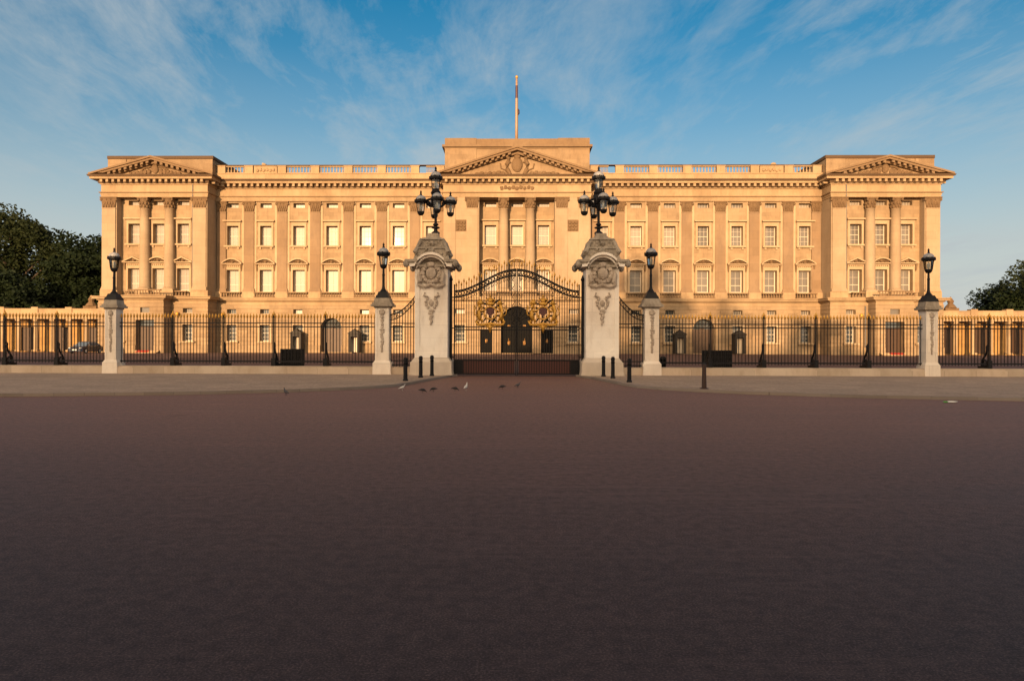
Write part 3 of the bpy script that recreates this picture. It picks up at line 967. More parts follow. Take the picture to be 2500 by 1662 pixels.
BAL_W = balustrade_mesh(2.78, 0.72)
BAL_P = balustrade_mesh(3.38, 1.08, sp=0.39, mat='stone_band')
BAL_S = balustrade_mesh(1.46, 0.72)
BAL_PO = balustrade_mesh(4.3, 0.72)
BAL_C = balustrade_mesh(9.0, 0.72)
for s in (-1, 1):             # parapet band and dies
    pm = MB()
    xa, xb = sorted((s * 9.6, s * 40.7))
    pm.box(xa, xb, -0.45, 0.25, 23.08, 23.98)
    pm.box(xa, xb, -0.52, 0.3, 23.98, 24.08)
    for xp in PIL_X + [10.35, 40.0]:
        w = 0.56
        pm.box(s * xp - w, s * xp + w, -0.38, 0.2, 24.08, 25.02)
        pm.box(s * xp - w - 0.06, s * xp + w + 0.06, -0.44, 0.26, 25.02, 25.12)
    x = s * 34.0
    pm.box(x - 1.56, x + 1.56, -0.30, 0.12, 24.08, 25.02); pm.box(x - 1.56, x + 1.56, -0.36, 0.18, 25.02, 25.16)
    for k in range(6):
        pm.ball((x - 1.1 + 0.44 * k, -0.36, 24.5 + 0.1 * (k % 2)), (0.2, 0.14, 0.24), 7, 5, 0.25)
    pm.ball((x + 0.3 * s, 0, 25.3), (0.4, 0.25, 0.28), 7, 5, 0.25)
    for xw in WIN_X:
        link('balustrade', BAL_W, pal, (s * xw, -0.72, 7.33))
        if xw != 34.0:
            link('balustrade', BAL_P, pal, (s * xw, -0.08, 24.08), scale=(1 if xw > 12 else 0.45, 1, 1))
    for e in (-1, 0, 1):
        if e: link('balustrade', BAL_S, pal, (s * PC + e * 3.35, PF + 0.3, 7.34), scale=(1.1, 1, 1))
    link('balustrade', BAL_PO, pal, (s * PC, -5.3, 7.33))
    po_ = pm.build('parapet', M['stone_band'], pal)
    cp = MB(); cp.box(xa, xb, -0.46, 0.28, 25.125, 25.2); cp.build('coping', M['soot_and_shade'], po_)
link('balustrade', BAL_C, pal, (0, -3.35, 7.33))

# ---- pilasters, columns, capitals
def cap_blobs(m, w, d, z0, h, round_=False):
    """two tiers of acanthus leaves, corner scrolls and a slab"""
    if round_:
        r = w / 2
        m.lathe([(r * 0.92, z0), (r * 0.96, z0 + 0.5 * h), (r * 1.2, z0 + 0.86 * h)], 14)
        for tier, (zz, rr, nn) in enumerate(((0.2, 0.98, 10), (0.48, 1.06, 10))):
            for k in range(nn):
                a = 2 * math.pi * (k + 0.5 * tier) / nn
                m.ball((r * rr * math.cos(a), r * rr * math.sin(a), z0 + zz * h), (0.14, 0.14, 0.15 * h), 6, 4, 0.15)
        for sx in (-1, 1):
            for sy in (-1, 1):
                m.ball((sx * r * 0.98, sy * r * 0.98, z0 + 0.78 * h), (0.17, 0.17, 0.17), 7, 5)
        m.box(-r * 1.22, r * 1.22, -r * 1.22, r * 1.22, z0 + 0.88 * h, z0 + h)
    else:
        m.taper(0, -d / 2, z0, z0 + 0.88 * h, w / 2 * 0.96, d / 2, w / 2 * 1.14, d / 2 + 0.06)
        for tier, zz in enumerate((0.16, 0.44)):
            nn = 5 - tier
            for k in range(nn):
                x = (k - (nn - 1) / 2) * w / 5
                m.ball((x, -d - 0.03, z0 + zz * h), (0.13, 0.11, 0.17 * h), 6, 4, 0.15)
        for sx in (-1, 1):
            m.ball((sx * w * 0.56, -d - 0.05, z0 + 0.74 * h), (0.19, 0.14, 0.19), 7, 5)
            m.ball((sx * w * 0.16, -d - 0.05, z0 + 0.76 * h), (0.11, 0.1, 0.13), 6, 4)
        m.ball((0, -d - 0.08, z0 + 0.93 * h), (0.13, 0.1, 0.12), 6, 4)
        m.box(-w * 0.64, w * 0.64, -d - 0.16, 0.0, z0 + 0.88 * h, z0 + h)


PH = Z_ARC - Z_BASE
CAPH = 1.42
def pilaster_meshes(w, d, mat='stone_pil'):
    m = MB()
    m.box(-w / 2 - 0.14, w / 2 + 0.14, -d - 0.14, 0, 0, 0.22); m.box(-w / 2 - 0.07, w / 2 + 0.07, -d - 0.07, 0, 0.22, 0.44)
    m.box(-w / 2, w / 2, -d, 0, 0.44, PH - CAPH)
    m.box(-w / 2 - 0.04, w / 2 + 0.04, -d - 0.04, 0, PH - CAPH - 0.11, PH - CAPH)
    c = MB(); cap_blobs(c, w, d, PH - CAPH + 0.004, CAPH)
    return m.mesh('pilaster', M[mat]), c.mesh('capital', M['stone_dark'])


PA = pilaster_meshes(1.36, 0.24)
PB = pilaster_meshes(1.75, 0.14, 'pale')
m = MB(); m.box(-1.0, 1.0, -0.09, 0, 0, PH - 0.02); PBK = m.mesh('backing', M['surround'])
for s in (-1, 1):
    for xp in PIL_X:
        p = link('pilaster', PA[0], pal, (s * xp, 0.0, Z_BASE)); link('capital', PA[1], p); link('backing', PBK, p)
    for xp in (10.3, 40.0):
        p = link('pilaster', PA[0], pal, (s * xp, 0.0, Z_BASE), scale=(0.9, 1, 1)); link('capital', PA[1], p)
    for e in (-1, 1):
        p = link('pilaster', PB[0], pal, (s * PC + e * 6.0, PF + 0.002, Z_BASE)); link('capital', PB[1], p)
    p = link('pilaster', PB[0], pal, (s * 5.85, CF + 0.002, Z_BASE), scale=(0.85, 1, 1)); link('capital', PB[1], p)
    p = link('pilaster', PB[0], pal, (s * 8.75, CF + 0.002, Z_BASE), scale=(0.8, 0.6, 1)); link('capital', PB[1], p)
m = MB()
m.box(-0.82, 0.82, -0.82, 0.82, 0, 0.2)
m.lathe([(0.8, 0.2), (0.82, 0.28), (0.72, 0.36), (0.76, 0.44), (0.66, 0.5), (0.66, 4.0), (0.61, 8.5), (0.57, PH - CAPH - 0.1), (0.63, PH - CAPH - 0.08), (0.63, PH - CAPH)], 24)
COLM = m.mesh('column', M['pale'], smooth=False)
for p in COLM.polygons:
    p.use_smooth = len(p.vertices) == 4 and abs(p.normal.z) < 0.3 and p.center.z > 0.5
m = MB(); cap_blobs(m, 1.18, 0, PH - CAPH + 0.004, CAPH, True)
CAPM = m.mesh('capital', M['stone_dark'])
for xx, yy in [(-1.75, CF + 0.75), (1.75, CF + 0.75)] + [(s * PC + e * 1.65, PF + 0.72) for s in (-1, 1) for e in (-1, 1)]:
    p = link('column', COLM, pal, (xx, yy, Z_BASE)); link('capital', CAPM, p)


# ---- pediments
def pediment(xc, hw, zap, yf, sculpt):
    m = MB()
    zb = 23.06
    ov = 1.16
    m.prism([(xc - hw + 0.2, zb), (xc + hw - 0.2, zb), (xc, zap - 0.75)], yf + 0.15, yf + 1.9)
    pd_ = m.build('pediment', M['stone_attic'], pal)
    r = MB()
    for sx in (-1, 1):
        xo = xc + sx * (hw + ov)
        sl = (zap - zb) / (hw + ov)
        def P(d, off):   # point at horizontal distance d from the tip, off below the top line
            return (xo - sx * d, zb + 0.02 + sl * d - off)
        full = hw + ov
        r.prism([P(0, 0), P(0.0, 0.30 * 0 - 0.24), P(full, -0.24), P(full, 0)], yf - 1.14, yf + 1.6)     # crown moulding
        r.prism([P(1.0, 0), P(full, 0), P(full, 0.26), P(1.9, 0.26)], yf - 0.96, yf + 1.6)
        r.prism([P(1.9, 0.262), P(full, 0.262), P(full, 0.62), P(3.2, 0.62)], yf - 0.28, yf + 1.6)
        n = int(full / 0.72)
        for k in range(3, n):
            d = (k + 0.3) * 0.72
            r.prism([P(d, 0.262), P(d + 0.36, 0.262), P(d + 0.36, 0.55), P(d, 0.55)], yf - 0.84, yf - 0.25)
    r.build('raking_cornice', M['stone_rake'], pd_)
    q = MB()
    y = yf + 0.05
    if sculpt == 'arms':
        q.ball((xc, y, zb + 1.55), (0.75, 0.28, 0.95), 10, 7, 0.08)
        q.ball((xc, y, zb + 2.62), (0.45, 0.25, 0.35), 8, 5, 0.1)
        for sx in (-1, 1):
            q.tube([(xc + sx * 0.9, y, zb + 0.3), (xc + sx * 1.3, y, zb + 0.9), (xc + sx * 1.35, y, zb + 1.6), (xc + sx * 1.1, y, zb + 2.2)], [0.22, 0.34, 0.30, 0.2], 7)
            q.ball((xc + sx * 1.15, y - 0.08, zb + 2.4), (0.27, 0.25, 0.26), 7, 5, 0.1)
            q.tube([(xc + sx * 1.3, y, zb + 1.7), (xc + sx * 0.8, y - 0.1, zb + 1.9)], 0.11, 5)
            q.tube([(xc + sx * 1.4, y, zb + 0.8), (xc + sx * 2.1, y, zb + 1.1), (xc + sx * 2.2, y, zb + 1.7)], 0.08, 5)
            for k in range(7):
                q.ball((xc + sx * (1.9 + 0.55 * k), y, zb + 0.35 + 0.1 * (k % 2)), (0.34, 0.2, 0.34 - 0.025 * k), 7, 5, 0.3)
        q.tube([(xc - 1.6, y, zb + 0.35), (xc - 0.8, y, zb + 0.15), (xc, y, zb + 0.3), (xc + 0.8, y, zb + 0.15), (xc + 1.6, y, zb + 0.35)], 0.14, 6)
    else:
        q.ball((xc, y, zb + 1.0), (0.5, 0.22, 0.6), 9, 6, 0.1)
        for sx in (-1, 1):
            for k in range(6):
                q.ball((xc + sx * (0.8 + 0.48 * k), y, zb + 0.62 - 0.05 * k), (0.3, 0.18, 0.42 - 0.04 * k), 7, 5, 0.3)
            q.tube([(xc + sx * 0.5, y, zb + 1.3), (xc + sx * 1.3, y, zb + 1.15), (xc + sx * 1.7, y, zb + 0.9)], 0.14, 6)
    q.build('sculpture', M['stone_dark'], pd_)


pediment(0, 9.6, 26.55, CF, 'arms')
for s in (-1, 1):
    pediment(s * PC, 7.0, 25.3, PF, 'wreath')
# relief over the centre opening in the frieze
q = MB()
for k in range(9):
    q.ball((-2.0 + 0.5 * k, CF - 0.08, 21.5 + 0.12 * (k % 2)), (0.26, 0.12, 0.26), 7, 5, 0.25)
q.build('frieze_carving', M['stone_dark'], pal)

# lead roof behind the parapets
m = MB(); m.box(-39.9, 39.9, 2.0, 13.9, 23.81, 23.9); m.build('roof', M['lead'], pal)

# downpipes
for x, y in ((-50.6, -3.38), (-42.6, -2.98), (42.6, -2.98), (44.9, -3.38)):
    m = MB(); m.tube([(x, y, 0.9 if y < -3.2 else 8.1), (x, y, 6.2 if y < -3.2 else 22.0)], 0.07, 6)
    m.build('downpipe', M['lead'], pal)

# ---- wall lanterns on the palace front (small gilt globes)
for x, y in ((-44.3, -3.6), (-39.6, -0.75), (44.3, -3.6)):
    m = MB()
    m.tube([(x, y + 0.3, 4.5), (x, y, 4.6), (x, y, 4.8)], 0.04, 5)
    wl = m.build('wall_lantern', M['iron'], pal)
    g = MB(); g.ball((x, y, 5.0), (0.2, 0.2, 0.26), 8, 6); g.build('globe', M['gold'], wl, smooth=True)

# ------------------------------------------------------------------ flagpole
fp = thing('flagpole', (-0.1, WY + 1.5, 28.4), 'tall pale flagpole on the roof above the central pediment', 'flagpole')
m = MB(); m.lathe([(0.21, 0), (0.19, 3), (0.17, 7), (0.13, 9.2)], 10); m.build('pole', M['pole'], fp, smooth=True)
m = MB(); m.lathe([(0.16, 9.2), (0.2, 9.35), (0.17, 9.5), (0.03, 9.62)], 10); m.build('truck', M['gold'], fp, smooth=True)
m = MB()
m.tube([(0.22, -0.12, 1.0), (0.24, -0.12, 8.9)], 0.015, 4); m.build('halyard', M['wood'], fp)
m = MB(); m.lathe([(0.162, 6.3), (0.175, 6.5), (0.165, 8.0), (0.15, 8.2)], 10); m.build('collar', M['iron_red'], fp)
m = MB()
m.tube([(0.2, -0.1, 5.0), (0.28, -0.12, 4.8), (0.30, -0.12, 4.4), (0.22, -0.1, 4.1)], [0.06, 0.13, 0.14, 0.05], 7); m.build('flag', M['cloth'], fp)

# ------------------------------------------------------------------ side colonnades beyond the pavilions
for s in (-1, 1):
    lab = ('low ochre colonnade with square openings running left from the palace' if s < 0 else
           'low ochre arcade wall running right from the palace')
    cw = thing('colonnade', (s * 55.1, WY - 1.0, 0.1), lab, 'colonnade')
    L = 34
    m = MB()
    ops = []
    for k in range(7):
        c = s * (2.6 + 4.6 * k)
        ops.append((c - 1.25, c + 1.25, 0.0, 3.3 if s < 0 else 3.6, 0.5))
    xa, xb = sorted((0, s * L))
    m.wall(xa, xb, -0.2, 4.5, 1.6, ops, 0.5)
    m.box(xa, xb, 2.05, 3.2, 3.2, 5.0)
    m.build('rear_wall', M['ochre'], cw)
    for o in ops:
        d = MB()
        d.box(o[0], o[1], 2.0, 2.08, 0.0, o[3])
        d.box((o[0] + o[1]) / 2 - 0.04, (o[0] + o[1]) / 2 + 0.04, 1.94, 2.0, 0.0, o[3])
        for q in (0.4, 1.8):
            d.box(o[0] + 0.2, (o[0] + o[1]) / 2 - 0.15, 1.96, 2.0, q, q + 1.1); d.box((o[0] + o[1]) / 2 + 0.15, o[1] - 0.2, 1.96, 2.0, q, q + 1.1)
        d.build('door', M['wood'], cw)
    e = MB()
    e.box(xa, xb, -0.45, 2.2, 4.35, 4.95); e.box(xa, xb, -0.75, 2.3, 4.95, 5.15); e.box(xa, xb, -0.3, 0.3, 5.15, 5.65)
    e.box(xa, xb, -0.36, 0.36, 5.65, 5.75)
    for k in range(8):
        c = s * (0.4 + 4.6 * k)
        e.box(c - 0.45, c + 0.45, -0.42, 0.4, 5.152, 5.95)
    e.build('entablature', M['stone_band'], cw)
    for k in range(15):
        c = s * (0.45 + 2.3 * k)
        q = MB()
        q.box(-0.36, 0.36, -0.36, 0.36, 0, 0.2)
        q.lathe([(0.32, 0.2), (0.28, 0.32), (0.28, 2.0), (0.24, 4.0), (0.30, 4.1)], 12)
        q.box(-0.33, 0.33, -0.33, 0.33, 4.1, 4.35)
        q.build('column', M['stone_band'], cw, loc=(c, 0, 0))
    u = MB()
    u.box(s * 2.2 - 0.9, s * 2.2 + 0.9, -0.3, 0.5, 5.76, 6.1)
    u.lathe([(0.75, 6.1), (0.6, 6.35), (0.3, 6.7), (0.42, 7.0), (0.2, 7.35), (0.04, 7.6)], 8, (s * 2.2, 0.1, 0))
    u.build('urn', M['stone_dark'], cw)

# ------------------------------------------------------------------ gate pillars
GY = 33.2                     # fence line; pillar axes


def pillar_parts(root):
    b = MB()
    b.taper(0, 0, 0, 0.14, 1.02, 1.02, 1.0, 1.0)
    b.taper(0, 0, 0.14, 0.62, 0.99, 0.99, 0.97, 0.97)
    b.taper(0, 0, 0.62, 0.82, 0.95, 0.95, 0.80, 0.80)
    b.build('base', M['pillar_base'], root)
    s = MB()
    s.box(-0.78, 0.78, -0.78, 0.78, 0.82, 5.05)
    for fy in (-1,):                                    # raised margin leaving an eared panel
        y0, y1 = -0.83, -0.779
        s.box(-0.78, -0.56, y0, y1, 0.824, 5.04); s.box(0.56, 0.78, y0, y1, 0.824, 5.04)
        s.box(-0.56, 0.56, y0, y1, 0.824, 1.06)
        for sx in (-1, 1):
            xa, xb = sorted((sx * 0.56, sx * 0.36))
            s.prism([(sx * 0.56, 1.06), (sx * 0.34, 1.06), (sx * 0.42, 1.22), (sx * 0.56, 1.28)], y0 + 0.002, y1)
    s.build('shaft', M['pillar'], root)
    c = MB()                                            # cornice with an arched hood on the front
    for q, (x0, z0, z1) in enumerate(((0.86, 5.05, 5.12), (0.98, 5.12, 5.22), (1.14, 5.22, 5.34), (1.2, 5.34, 5.46))):
        if q < 2:
            c.box(-x0, x0, -x0, x0, z0 + 0.002, z1)
        else:
            for sx in (-1, 1):
                xa, xb = sorted((sx * 0.62, sx * x0)); c.box(xa, xb, -x0, x0, z0, z1)
            c.box(-0.62, 0.62, -0.7, x0, z0, z1)
    for sx in (-1, 1):                                  # scrolled ends
        for sy in (-1, 1):
            c.ball((sx * 1.16, sy * 1.06, 5.27), (0.15, 0.17, 0.19), 8, 6)
    c.build('cornice', M['pillar_old'], root)
    c = MB()
    n = 14
    arc = [(0.80 * math.sin(-1.25 + 2.5 * k / n), 5.0 + 0.80 * math.cos(-1.25 + 2.5 * k / n)) for k in range(n + 1)]
    arc = [(-1.0, arc[0][1] - 0.02)] + arc + [(1.0, arc[-1][1] - 0.02)]
    c.strip([(x, z - 0.0) for x, z in arc], 0.12, -1.16, -0.6)
    c.strip([(x * 0.9, z - 0.125) for x, z in arc[1:-1]], 0.10, -1.02, -0.6)
    c.build('hood', M['pillar'], root)
    r = MB()                                            # carved arms under the hood, with a festoon drop below
    for k in range(14):
        a = 2 * math.pi * k / 14
        r.ball((0.40 * math.cos(a), -0.88, 4.82 + 0.40 * math.sin(a)), (0.13, 0.12, 0.13), 7, 5, 0.2)
    r.ball((0, -0.92, 4.82), (0.27, 0.16, 0.30), 9, 6, 0.08)
    r.ball((0, -0.92, 5.22), (0.18, 0.14, 0.14), 8, 5, 0.1)
    for sx in (-1, 1):
        r.tube([(sx * 0.62, -0.88, 4.25), (sx * 0.52, -0.90, 4.45), (sx * 0.58, -0.9, 4.75), (sx * 0.48, -0.92, 5.0)], [0.08, 0.13, 0.11, 0.08], 6)
    r.tube([(-0.60, -0.88, 4.28), (-0.3, -0.9, 4.18), (0, -0.9, 4.3), (0.3, -0.9, 4.18), (0.60, -0.88, 4.28)], 0.075, 6)
    r.build('coat_of_arms', M['relief'], root)
    f = MB()
    for sx in (-1, 1):
        f.tube([(sx * 0.30, -0.83, 3.92), (sx * 0.36, -0.84, 3.78), (sx * 0.14, -0.85, 3.70)], [0.04, 0.06, 0.05], 6)
        for k in range(5):
            t = k / 4
            f.ball((sx * (0.24 * math.sin(math.pi * (0.25 + 0.75 * t)) + 0.02), -0.83, 3.62 - 0.55 * t), (0.07, 0.06, 0.08), 6, 4, 0.2)
    f.ball((0, -0.83, 3.42), (0.12, 0.08, 0.16), 7, 5, 0.15)
    for k in range(6):
        w = 0.15 - 0.02 * k
        f.ball((0.02 * (-1) ** k, -0.82, 3.05 - 0.12 * k), (w, 0.06, 0.09), 6, 4, 0.2)
    f.build('festoon', M['relief'], root)
    t = MB()                                            # weathered trophy on top: stepped block with carved shields and scrolls
    t.taper(0, 0, 5.46, 5.62, 0.86, 0.86, 0.82, 0.82)
    t.taper(0, 0, 5.62, 6.02, 0.74, 0.74, 0.70, 0.70)
    t.taper(0, 0, 6.02, 6.10, 0.76, 0.76, 0.72, 0.72)
    t.taper(0, 0, 6.10, 6.46, 0.60, 0.60, 0.54, 0.54)
    t.taper(0, 0, 6.46, 6.54, 0.62, 0.62, 0.56, 0.56)
    t.taper(0, 0, 6.54, 6.66, 0.40, 0.40, 0.30, 0.30)
    t.taper(0, 0, 6.66, 6.82, 0.28, 0.28, 0.26, 0.26)
    rr = random.Random(3)
    for side in range(4):
        ca, sa = math.cos(side * math.pi / 2), math.sin(side * math.pi / 2)
        def put(x, y, z, r):
            t.ball((x * ca - y * sa, x * sa + y * ca, z), r, 6, 4, 0.3)
        for k in range(30):
            z = rr.choice((5.72, 5.84, 5.95, 6.18, 6.3, 6.4))
            w = 0.70 if z < 6.05 else 0.54
            put(rr.uniform(-w, w), -w - 0.02, z + rr.uniform(-0.04, 0.04), rr.uniform(0.035, 0.085))
        put(0, -0.74, 5.9, 0.17); put(0, -0.6, 6.28, 0.13)
        x0, y0 = -0.74, -0.74
        P3 = [(x0, y0, 5.6), (x0 * 1.06, y0 * 1.06, 5.85), (x0 * 0.92, y0 * 0.92, 6.1), (x0 * 0.78, y0 * 0.78, 6.35), (x0 * 0.5, y0 * 0.5, 6.55)]
        t.tube([(x * ca - y * sa, x * sa + y * ca, z) for x, y, z in P3], [0.11, 0.12, 0.08, 0.10, 0.06], 7)
    t.build('finial', M['pillar_old'], root)


PX = 4.06
gp = thing('gate_pillar', (-PX, GY, 0.1), 'tall carved stone gate pillar at the left side of the arched iron gate', 'gate pillar', 'tall stone pillars flanking the main gate')
pillar_parts(gp)
g2 = copy_tree(gp); g2.location.x = PX
g2['label'] = 'tall carved stone gate pillar at the right side of the arched iron gate'


# ------------------------------------------------------------------ lanterns
def lantern_frame(m, c, k=1.0):
    """six-sided street lantern hanging its body below z=0 (brim level), cap above"""
    x, y, z = c
    ring = [(0.20 * k, -0.60 * k), (0.13 * k, -0.68 * k), (0.05 * k, -0.74 * k)]
    m.lathe([(0.10 * k, -0.74 * k), (0.17 * k, -0.66 * k), (0.19 * k, -0.58 * k), (0.19 * k, -0.54 * k)], 8, c)
    for a in range(6):
        th = math.pi / 6 + a * math.pi / 3
        m.tube([(x + 0.185 * k * math.cos(th), y + 0.185 * k * math.sin(th), z - 0.56 * k), (x + 0.245 * k * math.cos(th), y + 0.245 * k * math.sin(th), z - 0.04 * k)], 0.014 * k, 4)
    m.lathe([(0.27 * k, -0.10 * k), (0.34 * k, -0.06 * k), (0.35 * k, 0.04 * k), (0.29 * k, 0.07 * k)], 12, c)
    for a in range(8):
        th = a * math.pi / 4
        m.ball((x + 0.31 * k * math.cos(th), y + 0.31 * k * math.sin(th), z + 0.07 * k), 0.035 * k, 5, 4)
    m.lathe([(0.05 * k, 0.30 * k), (0.07 * k, 0.36 * k), (0.035 * k, 0.42 * k), (0.06 * k, 0.48 * k), (0.01 * k, 0.58 * k)], 8, c)


def lantern(parent, c, k=1.0):
    f = MB(); lantern_frame(f, c, k)
    lo = f.build('lantern', M['iron'], parent)
    g = MB()
    g.lathe([(0.178 * k, -0.55 * k), (0.238 * k, -0.05 * k)], 6, c, math.pi / 6)
    g.build('glass', M['glass'], lo)
    d = MB(); d.lathe([(0.28 * k, 0.07 * k), (0.26 * k, 0.17 * k), (0.18 * k, 0.27 * k), (0.05 * k, 0.33 * k)], 12, c)
    d.build('dome', M['dome'], lo, smooth=True)
    b = MB(); b.lathe([(0.03 * k, -0.54 * k), (0.07 * k, -0.44 * k), (0.08 * k, -0.28 * k), (0.04 * k, -0.16 * k)], 8, c)
    b.build('mantle', M['frost'], lo, smooth=True)


M['dome'] = plain('grey_lantern_dome', (0.34, 0.34, 0.35), rough=0.3, var=0.1)

ls = thing('lamp_standard', (-PX + 0.1, GY, 6.92), 'black five lantern lamp standard on top of the left gate pillar', 'lamp', 'five lantern lamps on the gate pillars')
m = MB()
m.lathe([(0.2, 0), (0.2, 0.08), (0.1, 0.14), (0.08, 0.24), (0.2, 0.28), (0.2, 0.33), (0.07, 0.38), (0.14, 0.44), (0.14, 0.48), (0.065, 0.54), (0.06, 1.1), (0.1, 1.2), (0.13, 1.4), (0.1, 1.55), (0.2, 1.7), (0.2, 1.9), (0.26, 2.0), (0.2, 2.1)], 10)
for k in range(8):
    a = k * math.pi / 4
    m.ball((0.16 * math.cos(a), 0.16 * math.sin(a), 1.62), (0.07, 0.07, 0.2), 6, 4, 0.1)
m.build('stem', M['iron'], ls)
for k in range(4):
    a = R(12) + k * math.pi / 2
    ca, sa = math.cos(a), math.sin(a)
    m = MB()
    m.tube([(0.1 * ca, 0.1 * sa, 1.32), (0.3 * ca, 0.3 * sa, 1.36), (0.45 * ca, 0.45 * sa, 1.5), (0.68 * ca, 0.68 * sa, 1.55)], [0.06, 0.07, 0.06, 0.04], 6)
    m.tube([(0.12 * ca, 0.12 * sa, 1.72), (0.35 * ca, 0.35 * sa, 1.66), (0.52 * ca, 0.52 * sa, 1.58)], [0.05, 0.06, 0.04], 6)
    m.ball((0.38 * ca, 0.38 * sa, 1.5), (0.09, 0.09, 0.11), 6, 5, 0.2)
    m.build('arm', M['iron'], ls)
    lantern(ls, (0.72 * ca, 0.72 * sa, 1.56), 0.92)
lantern(ls, (0, 0, 2.72), 0.98)
l2 = copy_tree(ls); l2.location.x = PX - 0.1
l2['label'] = 'black five lantern lamp standard on top of the right gate pillar'

# ------------------------------------------------------------------ small lamp piers
sp = thing('stone_pier', (-6.5, GY, 0.1), 'small stone pier with carved drop, just left of the left gate pillar', 'stone pier', 'small stone piers along the railings')
m = MB(); m.taper(0, 0, 0, 0.55, 0.44, 0.44, 0.43, 0.43); m.taper(0, 0, 0.55, 0.68, 0.42, 0.42, 0.34, 0.34); m.build('base', M['pillar'], sp)
m = MB(); m.box(-0.33, 0.33, -0.33, 0.33, 0.68, 3.2)
for sx in (-1, 1):
    xa, xb = sorted((sx * 0.33, sx * 0.22)); m.box(xa, xb, -0.355, -0.329, 0.7, 3.18); m.box(xa, xb, 0.329, 0.355, 0.7, 3.18)
m.build('shaft', M['pillar'], sp)
m = MB()
m.box(-0.38, 0.38, -0.38, 0.38, 3.2, 3.28); m.box(-0.52, 0.52, -0.52, 0.52, 3.28, 3.38); m.box(-0.46, 0.46, -0.46, 0.46, 3.38, 3.46)
m.taper(0, 0, 3.46, 3.68, 0.40, 0.40, 0.36, 0.36); m.build('cap', M['pillar_old'], sp)
m = MB()
rr = random.Random(5)
m.ball((0, -0.36, 3.0), (0.15, 0.07, 0.14), 8, 6, 0.15); m.ball((0, -0.37, 2.78), (0.10, 0.06, 0.08), 7, 5, 0.15)
for k in range(14):
    z = 2.62 - 0.115 * k
    w = 0.13 if k in (4, 5, 9) else 0.085
    m.ball((rr.uniform(-0.02, 0.02), -0.345, z), (w * (1 - 0.02 * k), 0.05, 0.07), 6, 4, 0.25)
m.build('carved_drop', M['relief'], sp)
PIERS = [(-6.5, None), (6.5, 'small stone pier with carved drop, just right of the right gate pillar'),
         (-19.76, 'small stone pier with carved drop at the far left end of the long railing'), (19.83, 'small stone pier with carved drop at the far right end of the long railing')]
for x, lb in PIERS[1:]:
    c = copy_tree(sp); c.location.x = x; c['label'] = lb
    if abs(x) > 10: c.scale = (0.84, 0.84, 0.97)

sl = thing('street_lamp', (-6.5, GY, 3.78), 'black single lantern lamp on the small pier nearest the left gate pillar', 'lamp', 'single lantern lamps on the small piers')
m = MB(); m.taper(0, 0, 0, 0.14, 0.33, 0.33, 0.30, 0.30); m.taper(0, 0, 0.14, 0.32, 0.27, 0.27, 0.20, 0.20); m.lathe([(0.2, 0.32), (0.12, 0.42), (0.1, 0.46)], 10); m.build('base', M['iron'], sl)
m = MB(); m.lathe([(0.09, 0.46), (0.065, 0.6), (0.06, 1.1), (0.075, 1.14), (0.055, 1.2), (0.05, 1.45), (0.09, 1.52), (0.06, 1.56)], 10); m.build('pole', M['iron'], sl, smooth=False)
lantern(sl, (0, 0, 2.16), 0.95)
for x, lb in ((6.5, 'black single lantern lamp on the small pier nearest the right gate pillar'),
              (-19.76, 'black single lantern lamp on the far left pier in front of the left pavilion'), (19.83, 'black single lantern lamp on the far right pier in front of the right pavilion')):
    c = copy_tree(sl); c.location.x = x; c['label'] = lb
    if abs(x) > 10: c.scale = (0.95, 0.95, 0.95); c.location.z = 3.67


# ------------------------------------------------------------------ main gate
def spear(m, x, y, z, s=1.0):
    m.lathe([(0.016 * s, 0), (0.04 * s, 0.04 * s), (0.05 * s, 0.10 * s), (0.004, 0.24 * s)], 5, (x, y, z))


